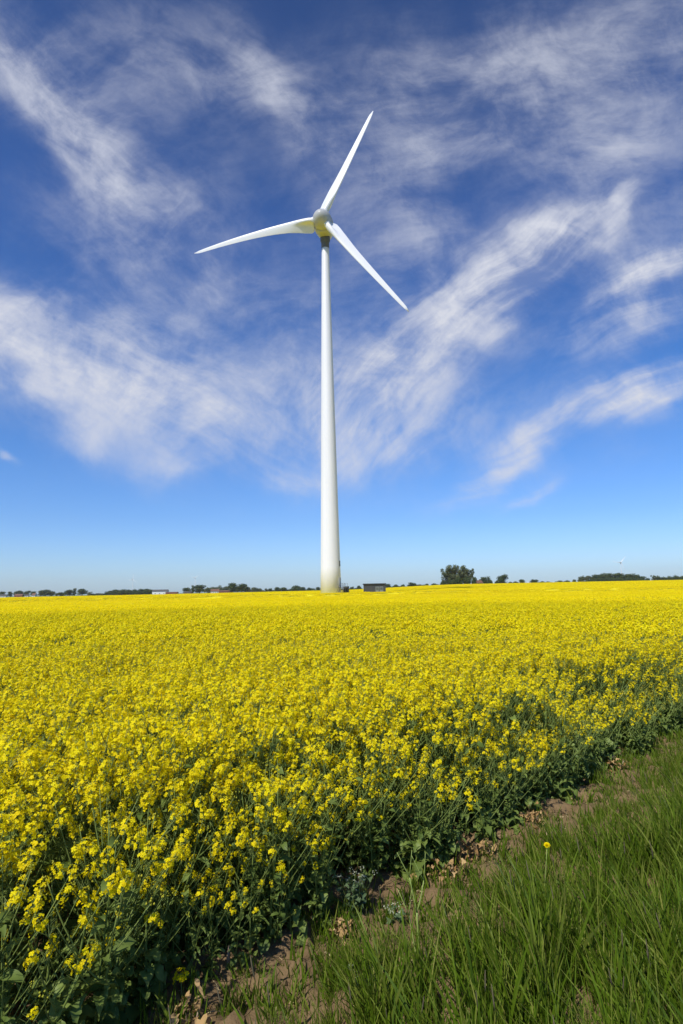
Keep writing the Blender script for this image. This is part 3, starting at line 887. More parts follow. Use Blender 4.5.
def build_foreground_things():
    r = np.random.default_rng(5)
    # dandelion
    b = gpoint(544, 853, .36) * np.array([1, 1, 0]) + np.array([-.025, .0, 0]); e = empty('dandelion', b)
    tag(e, 'single yellow dandelion flower among the green grass of the verge', 'flower')
    mb = MB(); P = curve((0, 0, 0), (.05, -.02, 1), .40, (.1, 0, 0), 6, r, .02); mb.tube(P, .0022, 6, 0, .5); link('stem', mb.mesh('dandelion_stem', [M['weed']]), e)
    mb = MB(); c = P[-1]; n = np.array([-.25, -.45, .85])
    for k in range(70):
        a = k * 2.4; el = .15 + 1.2 * (k / 70)
        R = rot_to(n); d = R @ np.array([math.cos(a) * math.cos(el), math.sin(a) * math.cos(el), math.sin(el)]); sd = R @ np.array([-math.sin(a), math.cos(a), 0])
        L = .0165 * (1 - .35 * k / 70)
        mb.add([c - sd * .0008, c + sd * .0008, c + d * L + sd * .0018, c + d * L - sd * .0018], [(0, 1, 2, 3)], 0, r.random())
    mb.lathe_at = None
    link('flower_head', mb.mesh('dandelion_head', [M['petal']], False), e)
    # tall pale-green weed with forking stalks
    b = gpoint(420, 985); e = empty('tall_weed', b, 0, .74); tag(e, 'tall pale green weed with forked bare stalks rising from the grass by the soil strip', 'weed')
    mb = MB()
    mb.tube(curve((0, 0, 0), (.0, .0, 1), .13, (0, 0, 0), 3, r, .01), [.016, .013, .011, .009], 7, 0, .7)
    main = curve((0, 0, .12), (-.01, 0, 1), .26, (0, 0, 0), 4, r, .01); mb.tube(main, np.linspace(.0085, .006, 5), 6, 0, .7)
    link('stem', mb.mesh('weed_stem', [M['weed']]), e)
    for (p0, d, L, rad) in ((main[-1], (-.22, .05, 1), .19, .0048), (main[-1], (.38, .1, 1), .17, .0044), (np.array([-.01, 0, .12]), (-.22, .02, 1), .24, .0055)):
        mb = MB(); Q = curve(p0, d, L, (0, 0, .2), 4, r, .02); mb.tube(Q, np.linspace(rad, rad * .7, 5), 5, 0, .75)
        if L > .16:
            for dd in ((-.5, .1, 1), (.12, 0, 1)):
                Q2 = curve(Q[-1], dd, .15, (0, 0, .1), 3, r, .02); mb.tube(Q2, np.linspace(rad * .65, rad * .35, 4), 4, 0, .9)
        link('branch', mb.mesh('weed_branch', [M['weed']]), e)
    mb = MB()
    for k in range(5): leaf(mb, np.array([0, 0, .02 + .02 * k]), k * 1.5, .16, .012, .5, r, 0, 1.0, 5, False)
    link('leaves', mb.mesh('weed_leaves', [M['weed']]), e)
    # white flowered weeds
    for (X, Y, ht, ncl, lab) in ((354, 925, .27, 15, 'bushy weed with white flower heads at the foot of the rapeseed'),
                                 (398, 938, .17, 6, 'small white flowered weed just left of the forked stalks'),
                                 (363, 1005, .16, 4, 'tiny white flowered weed low in the grass near the bottom edge')):
        b = gpoint(X, Y); e = empty('white_flowered_weed', b); tag(e, lab, 'weed')
        st_, lv = MB(), MB()
        for k in range(ncl):
            az = r.random() * 6.28; Q = curve((0, 0, 0), (math.cos(az) * .28, math.sin(az) * .28, 1), ht * (.65 + .4 * r.random()), (0, 0, .2), 5, r, .06)
            st_.tube(Q, np.linspace(.0022, .001, 6), 4, 0, .4)
            for j in (1, 2, 3, 4): leaf(lv, Q[j], r.random() * 6.28, .05, .025, .5, r, 0, .5, 4)
            mb = MB(); floret_cluster(mb, Q[-1], (0, 0, 1), .012, .018, 10, .006, r, 0, 0)
            link('flower_cluster', mb.mesh('weed_flower', [M['white_fl']], False), e)
        link('stem', st_.mesh('weed_stems', [M['stem']]), e); link('leaves', lv.mesh('weed_leaf', [M['leaf_pale']]), e)
    # withered lower leaves along the strip
    for (X, Y, w, n, lab) in ((438, 872, .13, 9, 'withered orange leaves at the crop foot nearest the forked weed'),
                              (462, 860, .08, 5, 'dried tan leaf curled upright on the soil strip'),
                              (478, 850, .10, 6, 'pale whitish dead leaves scattered on the soil strip'),
                              (527, 820, .13, 9, 'dried pinkish orange leaf pile left of the dandelion'),
                              (613, 768, .16, 10, 'yellow orange withered plant near the far end of the soil strip'),
                              (336, 930, .09, 6, 'yellowish dead leaves under the white flowered weed'),
                              (186, 1012, .10, 6, 'dry straw coloured leaves in the bottom left soil')):
        b = gpoint(X, Y, .06) * np.array([1, 1, 0]) - np.array([EN[0], EN[1], 0]) * .04; e = empty('withered_plant', b); tag(e, lab, 'dead leaves')
        mb = MB()
        for k in range(n * 4):
            p = np.array([r.normal(0, w * .40), r.normal(0, w * .40), .045 + .09 * r.random() ** 2])
            leaf(mb, p, r.random() * 6.28, .025 + .05 * r.random() ** 1.5, .018 + .016 * r.random(), 1.6 * r.random() - .2, r, 0, 1.3 * r.random() - .2, 6)
        link('leaves', mb.mesh('dead_leaves', [M['dry']]), e)
        mb = MB(); mb.tube(curve((0, 0, 0), (.2, 0, 1), w * .9, (.5, 0, 0), 4, r, .1), np.linspace(.005, .003, 5), 5, 0, .4); link('stem', mb.mesh('dead_stem', [M['wood']]), e)
    # yellow charlock flower low at the bottom of the strip
    b = gpoint(183, 1018); e = empty('low_yellow_flower', b); tag(e, 'low yellow flower head close to the soil at the bottom of the strip', 'flower')
    mb = MB(); Q = curve((0, 0, 0), (-.1, .1, 1), .14, (0, 0, 0), 4, r, .03); mb.tube(Q, .002, 5, 0, .5); link('stem', mb.mesh('low_stem', [M['stem']]), e)
    mb = MB(); floret_cluster(mb, Q[-1], (0, -.3, 1), .03, .04, 20, .018, r); bud_knot(mb, Q[-1], (0, 0, 1), r, 1); link('flower_head', mb.mesh('low_head', [M['petal'], M['bud']], False), e)
    # weathered stub of wood
    b = gpoint(228, 977); mb = MB()
    mb.tube([(0, 0, -.02), (.001, 0, .04), (.0, .002, .08), (.004, 0, .125)], [.008, .0085, .008, .0055], 7, 0, .5)
    o = link('wooden_stick', mb.mesh('wooden_stick', [M['wood']]), None, b); tag(o, 'short weathered stick standing upright where the crop meets the soil', 'stick')


# ------------------------------------------------------------------ turbine
TURB = {}
RB = 40.69


def blade_mesh():
    mb = MB(); ns = 40; npt = 36
    R0 = 2.2
    rows = []
    for i in range(ns):
        f = i / (ns - 1); f = f ** 1.6
        rr = R0 + (RB - R0) * f; x = rr / RB
        # chord: round root, sudden wide shoulder with trailing flange, long taper
        ch = np.interp(x, [.05, .062, .07, .09, .13, .18, .25, .35, .5, .7, .85, .95, .985, 1.0], [1.75, 1.85, 3.9, 4.35, 4.1, 3.65, 3.1, 2.6, 2.1, 1.6, 1.22, .95, .6, .2])
        tc_ = np.interp(x, [.05, .062, .07, .13, .2, .35, .6, 1.0], [1.0, .97, .46, .40, .34, .27, .21, .16])
        circ = np.interp(x, [.05, .062, .07], [1, 1, 0.0])
        tw = RAD(np.interp(x, [0.05, .10, .25, .5, .8, 1.0], [34, 30, 14, 6, 2.5, 1.0]) + 2)
        bend_y = 1.55 * x * x - 1.2 * x * (1 - x); bend_x = .45 * 4 * x * (1 - x)
        a = np.arange(npt) * 2 * np.pi / npt
        # airfoil: parameter along chord 0 = leading edge
        c01 = (1 - np.cos(a)) / 2
        rc = .95; cc = c01 * ch
        yroot = np.where(cc < rc, np.sqrt(np.maximum(rc * rc - (cc - rc) ** 2, 0)), rc * np.exp(-((cc - rc) / .55) ** 2) + .05 * (1 - c01)) / ch
        wr = float(1 - sstep(.10, .24, x))
        yt = 5 * tc_ * (.2969 * np.sqrt(c01) - .126 * c01 - .3516 * c01 ** 2 + .2843 * c01 ** 3 - .1015 * c01 ** 4)
        yt = yt * (1 - wr) + yroot * wr
        ya = np.where(np.sin(a) >= 0, yt, -yt * (.75 + .25 * wr)) * ch
        xa = (np.interp(x, [.06, .2, .4], [.20, .26, .30]) - c01) * ch
        xc = np.cos(a) * ch / 2; yc = np.sin(a) * ch / 2
        X = xa * (1 - circ) + xc * circ; Yv = ya * (1 - circ) + yc * circ
        Xr = X * math.cos(tw) + Yv * math.sin(tw); Yr = -X * math.sin(tw) + Yv * math.cos(tw)
        rows.append(np.stack([Xr + bend_x, Yr + bend_y, np.full(npt, rr)], 1))
    F = []
    for i in range(ns - 1):
        for j in range(npt):
            k = (j + 1) % npt
            F.append((i * npt + j, i * npt + k, (i + 1) * npt + k, (i + 1) * npt + j))
    F.append(tuple(range((ns - 1) * npt, ns * npt)))
    mb.add(np.concatenate(rows), F)
    return mb.mesh('rotor_blade', [M['white']])


def turbine(loc, yaw, tilt, phi, label, near=False, zh=110.2, ov=5.0):
    if not TURB:
        TURB['blade'] = blade_mesh()
        mb = MB(); prof = [(float(np.interp(z, [0, 47, 103.6], [2.9, 2.1, 1.12])), z) for z in (-.3, 8, 20, 34, 47, 62, 78, 92)]
        mb.lathe(prof + [(1.12, 103.6), (1.12, 104.2)], 48); TURB['tower'] = mb.mesh('turbine_tower', [M['tower']])
        # egg: +Z is upwind
        mb = MB(); mb.lathe([(2.86, -1.25), (2.88, -1.0), (2.80, -.2), (2.62, .6), (2.3, 1.3), (1.85, 1.95), (1.3, 2.5), (.7, 2.85), (.25, 2.97), (.02, 3.0)], 40); TURB['spinner'] = mb.mesh('spinner', [M['nacelle_white']])
        mb = MB(); mb.lathe([(.05, -9.0), (.6, -8.85), (1.3, -8.3), (2.0, -7.2), (2.55, -5.8), (2.9, -4.2), (3.05, -2.8), (3.05, -1.9), (2.97, -1.34), (2.7, -1.3)], 40); TURB['nacelle'] = mb.mesh('nacelle', [M['nacelle_white']])
        mb = MB(); mb.lathe([(1.02, 0), (1.02, .5), (.96, .5), (.96, .62), (1.0, .62), (1.0, .9)], 28); TURB['collar'] = mb.mesh('blade_collar', [M['white']])
        mb = MB(); mb.lathe([(1.14, 0), (1.2, .25), (1.2, 2.2), (1.45, 2.4), (1.5, 4.2)], 36); TURB['yaw'] = mb.mesh('yaw_ring', [M['grey']])  # long dark yaw ring; its grey partly paints in the nacelle's shade
    e = empty('wind_turbine', loc)
    tag(e, label, 'wind turbine')
    link('tower', TURB['tower'], e)
    n = Vector((math.sin(yaw) * math.cos(tilt), -math.cos(yaw) * math.cos(tilt), math.sin(tilt)))
    h = Vector((math.cos(yaw), math.sin(yaw), 0)); v = n.cross(h)
    hub = Vector((0, 0, zh)) + n * ov
    frame = Matrix((h, v, n)).transposed().to_4x4(); frame.translation = hub
    link('yaw_ring', TURB['yaw'], e, (0, 0, 104.15))
    o = link('nacelle', TURB['nacelle'], e); o.matrix_local = frame
    sp = link('spinner', TURB['spinner'], e); sp.matrix_local = frame
    for k in range(3):
        p = phi + k * 2 * math.pi / 3
        rd = h * math.cos(p) + v * math.sin(p); m = rd.cross(n)
        B = Matrix((m, -n, rd)).transposed().to_4x4(); B.translation = hub
        b = link('blade', TURB['blade'], e); b.matrix_local = B
        c = link('root_collar', TURB['collar'], b, (0, 0, 2.1))
    if near:
        # door, stair and small fittings on the right-hand side of the tower foot
        A = RAD(-22); ca, sa = math.cos(A), math.sin(A)
        F = Matrix(((ca, -sa, 0), (sa, ca, 0), (0, 0, 1))).to_4x4()        # local +X leaves the tower
        mb = MB(); mb.box((2.66, -.55, 2.5), (2.86, .55, 4.9)); mb.box((2.60, -.66, 2.4), (2.83, .66, 5.02)); d = link('door', mb.mesh('tower_door', [M['doorgrey']], False), e); d.matrix_local = F
        mb = MB(); mb.box((2.865, .3, 3.6), (2.92, .42, 3.75)); hd = link('handle', mb.mesh('door_handle', [M['grey']], False), d)
        mb = MB(); mb.box((2.9, -.9, 2.30), (4.7, .9, 2.42))
        for yy in (-.88, .84):
            for xx in (2.95, 3.8, 4.64): mb.box((xx, yy, 0), (xx + .05, yy + .05, 3.5))
            for zz in (2.95, 3.45): mb.box((2.95, yy + .005, zz), (4.69, yy + .045, zz + .05))
        for k in range(9): mb.box((3.2, -1.2 - k * .28, 2.05 - k * .25), (4.4, -.94 - k * .28, 2.10 - k * .25))
        for xx in (3.15, 4.4):
            mb.tube([(xx, -.9, 2.3), (xx, -3.6, 0)], .06, 4); mb.tube([(xx, -.9, 3.4), (xx, -3.6, 1.05)], .035, 4)
            for k in range(4): mb.box((xx - .02, -1.2 - k * .75, .2), (xx + .02, -1.16 - k * .75, 3.1 - k * .65))
        s_ = link('entrance_stairs', mb.mesh('entrance_stairs', [M['grey']], False), e); s_.matrix_local = F
        mb = MB(); mb.box((3.25, 1.2, .5), (4.5, 2.4, 2.6)); c_ = link('cable_cabinet', mb.mesh('cable_cabinet', [M['darkgrey']], False), e); c_.matrix_local = F
        for zz, hh in ((8.2, 1.5),):
            mb = MB(); mb.box((2.62, -.32, zz), (2.86, .32, zz + hh))
            for q in range(5): mb.box((2.862, -.28, zz + .1 + q * hh * .17), (2.89, .28, zz + .1 + q * hh * .17 + .08))
            vv = link('vent', mb.mesh('tower_vent', [M['grey']], False), e); vv.matrix_local = F
    return e


# ------------------------------------------------------------------ buildings
def kiosk(loc, rz):
    e = empty('transformer_kiosk', loc, rz); tag(e, 'dark grey flat roofed transformer hut standing in the field right of the turbine', 'hut')
    mb = MB(); mb.box((-3.1, -1.5, -.2), (3.1, 1.5, 2.95)); mb.box((-3.15, -1.55, -.2), (3.15, 1.55, .25))
    for k in range(-2, 4): mb.box((k * 1.0 - .53, -1.52, .26), (k * 1.0 - .50, -1.5, 2.93))
    w = link('wall', mb.mesh('kiosk_wall', [M['darkgrey']], False), e)
    mb = MB(); mb.box((-3.3, -1.75, 2.97), (3.3, 1.75, 3.22)); mb.box((-3.24, -1.68, 3.22), (3.24, 1.68, 3.28)); link('roof', mb.mesh('kiosk_roof', [M['roofgrey']], False), e)
    for x in (.75, 1.9):
        mb = MB(); mb.box((x - .5, -1.56, .3), (x + .5, -1.5, 2.4)); d = link('door', mb.mesh('kiosk_door', [M['lightgrey']], False), e)
        mb = MB()
        for q in range(6): mb.box((x - .32, -1.585, 1.5 + q * .11), (x + .32, -1.56, 1.555 + q * .11))
        link('louvre', mb.mesh('kiosk_louvre', [M['darkgrey']], False), d)
        mb = MB(); mb.box((x + .36, -1.61, 1.15), (x + .41, -1.562, 1.32)); link('handle', mb.mesh('kiosk_handle', [M['roofgrey']], False), d)


def house(name, loc, rz, w, d, hw, hr, wall, roof, label, cat='house', nwin=4, group=None):
    e = empty(name, loc, rz); tag(e, label, cat, group)
    mb = MB(); x, y = w / 2, d / 2
    V = [(-x, -y, -.5), (x, -y, -.5), (x, y, -.5), (-x, y, -.5), (-x, -y, hw), (x, -y, hw), (x, y, hw), (-x, y, hw), (-x, 0, hw + hr), (x, 0, hw + hr)]
    mb.add(V, [(0, 1, 5, 4), (2, 3, 7, 6), (1, 2, 6, 9, 5), (3, 0, 4, 8, 7), (3, 2, 1, 0)])
    link('wall', mb.mesh('house_wall', [wall], False), e)
    mb = MB(); o = .4; sl = hr / y; t = .18
    for s in (-1, 1):
        a = [(-x - o, s * (y + o), hw - o * sl), (x + o, s * (y + o), hw - o * sl), (x + o, 0, hw + hr), (-x - o, 0, hw + hr)]
        b = [(p[0], p[1], p[2] + t) for p in a]
        mb.add(a + b, [(0, 1, 2, 3), (7, 6, 5, 4), (0, 4, 5, 1), (1, 5, 6, 2), (3, 2, 6, 7), (0, 3, 7, 4)])
    rf = link('roof', mb.mesh('house_roof', [roof], False), e)
    if cat == 'house':
        mb = MB(); mb.box((x * .4, -.35, hw + hr * .6), (x * .4 + .7, .35, hw + hr + 1.0)); link('chimney', mb.mesh('chimney', [M['housebrown']], False), rf)
    for k in range(nwin):
        cx = -x + w * (k + .7) / (nwin + .4)
        if k == nwin // 2:
            mb = MB(); mb.box((cx - .5, -y - .05, .02), (cx + .5, -y + .02, 2.1)); link('door', mb.mesh('house_door', [M['slate']], False), e)
        else:
            mb = MB(); mb.box((cx - .55, -y - .04, 1.0), (cx + .55, -y + .02, 2.2)); link('window', mb.mesh('house_window', [M['glass']], False), e)


# ------------------------------------------------------------------ trees
def tree_variant(seed, shape):
    """unit-height tree (1 m); scaled on placement"""
    r = np.random.default_rng(seed); tr = MB(); cr = MB()
    tr.tube(curve((0, 0, -.03), (r.normal(0, .03), r.normal(0, .03), 1), .6, (0, 0, 0), 5, r, .03), np.linspace(.028, .01, 6), 6, 0)
    L = []
    if shape == 'round':
        for k in range(15):
            a = r.random() * 6.28; q = .23 * math.sqrt(r.random()); L.append((np.array([q * math.cos(a), q * math.sin(a), .20 + .62 * (k + r.random()) / 15]), .15 + .07 * r.random()))
    elif shape == 'tall':
        for k in range(16):
            a = r.random() * 6.28; q = .15 * math.sqrt(r.random()); L.append((np.array([q * math.cos(a), q * math.sin(a),   .18 + .74 * k / 16]), .11 + .06 * r.random()))
    elif shape == 'bush':
        for k in range(17):
            a = r.random() * 6.28; q = .47 * math.sqrt(r.random()); L.append((np.array([q * math.cos(a), q * math.sin(a) * .6, .12 + (.58 - .5 * q) * r.random()]), .2 + .09 * r.random()))
    else:  # open
        for k in range(17):
            a = r.random() * 6.28; q = .30 * math.sqrt(r.random()); L.append((np.array([q * math.cos(a), q * math.sin(a), .26 + .64 * (k + r.random()) / 17]), .10 + .06 * r.random()))
    for c, rad in L:
        b = np.array([0, 0, max(.08, c[2] * .55)])
        tr.tube([b, (b + c) / 2 + r.normal(0, .015, 3), c], [.011, .007, .003], 4, 0, .5, False)
        n = int((105 if shape == 'open' else 85) * (rad / .15) ** 2)
        d = r.normal(0, 1, (n, 3)); d /= np.linalg.norm(d, axis=1)[:, None]
        p = c + d * (rad * (.45 + .65 * r.random(n)))[:, None] * np.array([1, 1, .85])
        p[:, 2] = np.maximum(p[:, 2], .02)
        nr = d + r.normal(0, .5, (n, 3)); nr /= np.linalg.norm(nr, axis=1)[:, None]
        A = np.cross(nr, r.normal(0, 1, (n, 3))); A /= np.linalg.norm(A, axis=1)[:, None]; B = np.cross(nr, A)
        s = (.022 + .022 * r.random(n))[:, None]
        cr.quads(np.stack([p - A * s, p - B * s * .7, p + A * s, p + B * s * .7], 1), 0, np.clip(r.normal(.5, .25, n) , 0, 1))
    return tr, cr


TV = {}


def tree(X, top, wpx, D, shape, label, group=None, light=False, cat='tree', name='tree'):
    key = (shape, random.randrange(4), light)
    if key not in TV:
        t, c = tree_variant(900 + 17 * len(TV), shape)
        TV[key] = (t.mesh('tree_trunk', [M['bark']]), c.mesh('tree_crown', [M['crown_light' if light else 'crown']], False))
    r = ray(X, 590 - (X - 341) * .0192)
    k = D / r[1]; x, y = r[0] * k, D
    z0 = float(terrain(x, y))
    rt = ray(X, top); zt = CAMZ + rt[2] * D / rt[1]
    hgt = max(2.0, zt - z0) * 1.04
    e = empty(name, (x, y, z0), random.random() * 6.28)
    natw = {'round': .72, 'tall': .5, 'bush': 1.25, 'open': .72}[shape]
    wm = wpx * D / FPX
    sx = wm / natw * 1.18
    e.scale = (sx, sx, hgt / (.97 if shape != 'bush' else .88))
    tag(e, label, cat, group)
    link('trunk', TV[key][0], e); link('crown', TV[key][1], e)


def place(X, D):
    r = ray(X, 590 - (X - 341) * .0192); x = r[0] * D / r[1]
    return (x, D, float(terrain(x, D)))


def build_horizon():
    # far left farms
    g = 'trees round the far left farms'; l = 'dark rounded tree among the small farmhouses at the far left horizon'
    for X, top, w in ((2, 591.5, 6), (10, 591.5, 4.5), (17, 590.5, 6), (21, 591, 5), (27, 590.6, 5.5), (33.5, 591.3, 6)): tree(X, top, w, 1150, 'round', l, g)
    for X, top, w in ((41, 590.3, 8), (46, 589.6, 8), (51, 590.6, 7)): tree(X, top, w, 1100, 'round', 'broad dark tree right of the far left farmhouses', 'broad trees right of the far left farmhouses')
    tree(60, 591.6, 8, 1050, 'bush', 'single low bushy tree between the two left tree clumps', name='bushy_tree')
    tree(69, 589.8, 10, 1050, 'round', 'wide dark tree left of the thin tall one')
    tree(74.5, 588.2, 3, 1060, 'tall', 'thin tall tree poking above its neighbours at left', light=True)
    tree(82, 588.8, 9, 1050, 'round', 'dark round tree left of a small pale shrub')
    tree(89.5, 592, 5, 1050, 'open', 'small pale open shrub ending the left tree clump', light=True, name='shrub')
    house('farmhouse', place(3.5, 1080), .1, 11, 7, 2.6, 2.6, M['housewhite'], M['slate'], 'white farmhouse at the very left edge of the horizon')
    house('farmhouse', place(19, 1080), .05, 14, 7, 2.8, 2.6, M['housered'], M['tile'], 'red farmhouse with red roof among the far left trees')
    house('farmhouse', place(26.5, 1085), .1, 8, 6, 2.4, 1.8, M['housewhite'], M['slate'], 'small white house just right of the red farmhouse')
    house('farmhouse', place(34.5, 1080), -.2, 7, 7, 3.0, 3.2, M['housewhite'], M['tile'], 'white gabled house in front of the broad left trees')
    # dense wood left of the barn
    g = 'trees of the dense wood left of the barn'; l = 'dark green tree in the dense low wood left of the white barn'
    for X, top, w in ((110, 590, 8), (116, 588.6, 9), (123, 588.4, 10), (129, 588.7, 9), (135, 588.5, 9), (141, 588, 10), (147, 587.8, 9), (151, 588.8, 7)): tree(X, top, w, 900, 'bush', l, g, name='woodland_tree')
    for X, top, w in ((113, 591.5, 8), (120, 591, 9), (126, 591, 9), (138, 591, 9), (145, 591, 8)): tree(X, top, w, 890, 'bush', 'low shrub at the front edge of the dense wood left of the barn', 'shrubs in front of the dense wood', name='shrub')
    house('barn', place(160.5, 860), .04, 22, 10, 4.6, 2.6, M['housewhite'], M['slate'], 'white barn with dark roof right of the dense wood', 'barn', 3)
    house('farm_shed', place(172, 840), .02, 17, 7, 2.4, 1.0, M['housered'], M['tile'], 'long low red shed right of the white barn', 'shed', 4)
    # middle farm
    for X, top, w, s in ((187, 587.6, 8, 'round'), (193, 585.8, 4.5, 'tall'), (199.5, 584.8, 12, 'round')): tree(X, top, w, 880, s, {187: 'dark small tree right of the long red shed', 193: 'slim tall tree between two rounder trees left of the white house', 199.5: 'largest dark tree left of the white house'}[X])
    house('farm_shed', place(188, 860), .0, 11, 6, 2.3, 1.2, M['housebrown'], M['slate'], 'small brown shed below the trees left of the white house', 'shed', 2)
    g = 'trees of the pale wood behind the middle farm'; l = 'distant grey green tree in the wood behind the middle farm'
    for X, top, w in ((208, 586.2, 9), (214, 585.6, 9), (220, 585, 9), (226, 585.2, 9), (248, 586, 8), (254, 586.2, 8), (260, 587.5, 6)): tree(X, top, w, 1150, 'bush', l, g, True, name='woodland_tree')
    house('farmhouse', place(215, 870), .12, 12, 8, 3.2, 3.0, M['housewhite'], M['tile'], 'white house with pinkish roof in the middle farm')
    house('farm_shed', place(226, 860), .05, 21, 8, 2.6, 1.4, M['housered'], M['tile'], 'long low reddish shed right of the white house', 'shed', 5)
    for X, top, w in ((232.5, 582.8, 10), (242.5, 583.6, 11), (237.5, 586, 8)): tree(X, top, w, 860, 'round', {232.5: 'tallest dark round tree right of the reddish shed', 242.5: 'broad dark tree second from the reddish shed', 237.5: 'lower dark tree filling between the two tallest of the middle farm'}[X])
    for X, top, w, s in ((266, 588.6, 3, 'tall'), (270.5, 588.2, 3.5, 'round'), (277, 587, 5.5, 'round'), (283, 586.6, 8, 'bush'), (296, 585.3, 13, 'bush'), (303, 587, 6, 'round'), (309, 587.6, 3.5, 'round'), (318, 587, 5, 'round')):
        tree(X, top, w, 1000, s, 'small dark tree in the broken row just left of the turbine tower', 'small trees left of the tower')
    # right of the tower
    for X, top, w in ((347, 586.2, 4), (352, 586.6, 3.5), (359, 585.6, 4)): tree(X, top, w, 1000, 'round', 'tiny distant tree between the tower foot and the grey hut', 'tiny trees between tower and hut')
    for X, top, w, s in ((388, 583.8, 6, 'round'), (396, 584, 6, 'bush'), (403, 584.3, 6, 'bush'), (413, 582.4, 8, 'round'), (420, 583.8, 6, 'bush'), (427, 583.6, 7, 'bush'), (434, 583.2, 8, 'bush')):
        tree(X, top, w, 1000, s, 'low dark tree in the hedge between the hut and the tall poplars', 'hedge trees between hut and poplars')
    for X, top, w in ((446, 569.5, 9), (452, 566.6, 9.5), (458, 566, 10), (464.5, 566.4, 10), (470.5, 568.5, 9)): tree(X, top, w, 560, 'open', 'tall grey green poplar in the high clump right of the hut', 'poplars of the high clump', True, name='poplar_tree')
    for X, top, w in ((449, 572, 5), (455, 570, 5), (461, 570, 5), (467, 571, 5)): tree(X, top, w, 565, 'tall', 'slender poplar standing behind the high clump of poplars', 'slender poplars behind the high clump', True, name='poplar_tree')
    for X, top, w in ((444, 580, 7), (451, 578.5, 9), (459, 577, 10), (467, 575.5, 10), (474, 576, 6)): tree(X, top, w, 550, 'bush', 'dark undergrowth bush at the foot of the poplar clump', 'bushes under the poplars', name='bush')
    house('farmhouse', place(478.5, 560), .3, 6.5, 6, 3.4, 2.4, M['housebrown'], M['tile'], 'brown house half hidden right of the poplar clump', 'house', 3)
    tree(486, 576.6, 9, 570, 'round', 'dark tree right of the half hidden brown house')
    tree(490.5, 578.8, 7, 565, 'bush', 'dark bush leaning against the tree right of the brown house', name='bush')
    tree(497, 580.6, 5, 600, 'bush', 'small bush between the two separate trees right of the poplars', name='bush')
    tree(503, 574.4, 9.5, 600, 'round', 'solitary round tree standing clear right of the poplars')
    for X, top, w in ((511, 581.2, 7), (516, 581.3, 7)): tree(X, top, w, 800, 'bush', 'low hedge bush right of the solitary round tree', 'low hedge right of the solitary tree', name='bush')
    tree(521.5, 579.3, 6, 820, 'round', 'small dark tree left of the little white house'); tree(534, 579.4, 7.5, 820, 'round', 'small dark tree right of the little white house')
    house('farmhouse', place(529, 800), .1, 5, 5, 2.4, 1.8, M['housewhite'], M['housewhite'], 'little white house between two small trees on the right', 'house', 2)
    for X, top, w in ((542, 580.6, 8), (549, 580.9, 8), (560, 579.8, 8), (567, 579.6, 8)): tree(X, top, w, 950, 'bush', 'low dark bush in the line left of the right hand wood', 'bushes left of the right hand wood', name='bush')
    tree(574.5, 579.4, 3.5, 900, 'round', 'tiny separate tree just left of the right hand wood')
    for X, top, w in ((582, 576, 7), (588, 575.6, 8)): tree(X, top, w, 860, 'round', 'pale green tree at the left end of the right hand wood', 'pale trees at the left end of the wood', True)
    for X, top, w in ((596, 574.4, 9), (602, 574, 9), (608, 573, 10), (614, 573.2, 10), (620, 572.8, 9), (626, 574, 9), (632, 573.6, 9), (638, 574.6, 9), (642.5, 576.2, 7)): tree(X, top, w, 860, 'round', 'dark tree of the long wood below the distant turbine on the right', 'trees of the long right hand wood', name='woodland_tree')
    for X, top, w in ((593, 578, 9), (600, 577, 10), (607, 577, 10), (614, 576.6, 10), (621, 576.6, 10), (628, 576.6, 10), (635, 577, 10), (641, 577.6, 8)): tree(X, top, w, 850, 'bush', 'understorey bush along the front of the long right hand wood', 'bushes before the right hand wood', name='bush')
    tree(648, 578, 4, 900, 'round', 'tiny tree in the gap between the two right hand woods'); tree(654, 575.6, 4.5, 900, 'open', 'thin pale tree in the gap between the two right hand woods', None, True)
    for X, top, w in ((659, 575.8, 8), (665, 576, 9), (671, 575.4, 9), (677, 575.2, 9), (683, 574.8, 9), (690, 575, 9)): tree(X, top, w, 900, 'bush', 'dark tree of the wood running off the right edge', 'trees of the wood at the right edge', name='woodland_tree')


KIOSK = (8.95, 162.0)


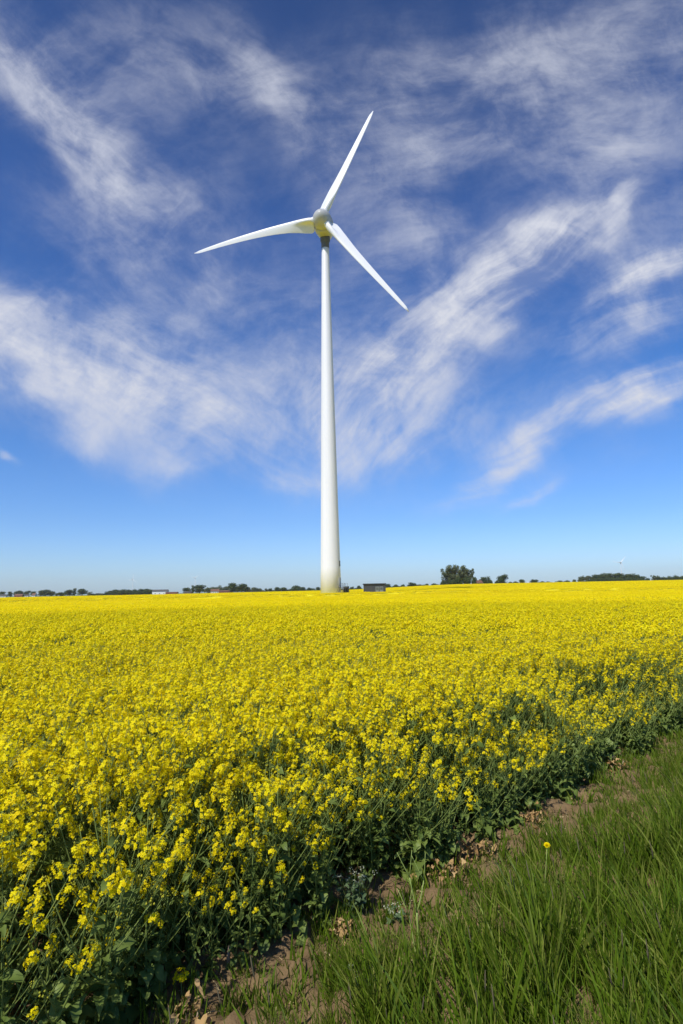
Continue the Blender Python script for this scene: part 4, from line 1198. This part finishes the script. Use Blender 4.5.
def build_hedges():
    for x0, x1, up, D, lab, g in ((92, 107, 2.2, 1000, 'low distant hedge bush between the left trees and the dense wood', 'hedge left of the dense wood'),
                                  (262, 322, 2.0, 1050, 'low distant hedge bush in the broken line left of the turbine tower', 'hedge left of the tower'),
                                  (343, 362, 1.6, 1050, 'low distant hedge bush between the tower and the hut', 'hedge between tower and hut'),
                                  (388, 441, 3.2, 1050, 'low distant hedge bush between the grey hut and the poplars', 'hedge right of the hut'),
                                  (492, 580, 3.0, 1000, 'low distant hedge bush between the poplars and the right hand wood', 'hedge right of the poplars')):
        X = x0
        while X < x1:
            w = 4.5 + 4 * random.random()
            tree(X, 590 - (X - 341) * .0192 - up * (.6 + .8 * random.random()), w * 1.25, D + 60 * random.random(), 'bush', lab, g, random.random() < .3, name='hedge_bush')
            X += w * .8


def build_haze():
    mb = MB(); mb.box((-6400, -6400, -2.0), (6400, 6400, 175.0))
    m, nt, out = mat('air')
    v = N(nt, 'ShaderNodeVolumePrincipled'); v.inputs['Density'].default_value = HAZE; v.inputs['Color'].default_value = (.97, .985, 1.0, 1)
    v.inputs['Anisotropy'].default_value = 0.2
    nt.links.new(v.outputs[0], out.inputs['Volume'])
    o = link('haze', mb.mesh('haze', [m], False)); tag(o, 'pale blue haze in the air over the whole plain', 'haze', kind='stuff')


HAZE = 0.00006
build_haze()
build_ground()
build_field()
build_grass()
build_clods()
build_foreground_things()
turbine((-3.37, 160, 0), RAD(-9.67), .086, RAD(67.16), 'tall white three bladed wind turbine standing in the yellow field', True)
p = place(622.5, 2850); turbine((p[0], p[1], 0), RAD(-12), .089, RAD(52), 'small distant white turbine rising behind the wood on the right')
p = place(132.5, 4300); turbine((p[0], p[1], 0), RAD(-12), .089, RAD(80), 'tiny faint turbine above the dense wood on the left')
p = place(195, 4300); turbine((p[0], p[1], 0), RAD(-12), .089, RAD(40), 'tiny faint turbine above the trees left of the white house')
kiosk((KIOSK[0], KIOSK[1], 0), RAD(-4))
build_horizon()
build_hedges()
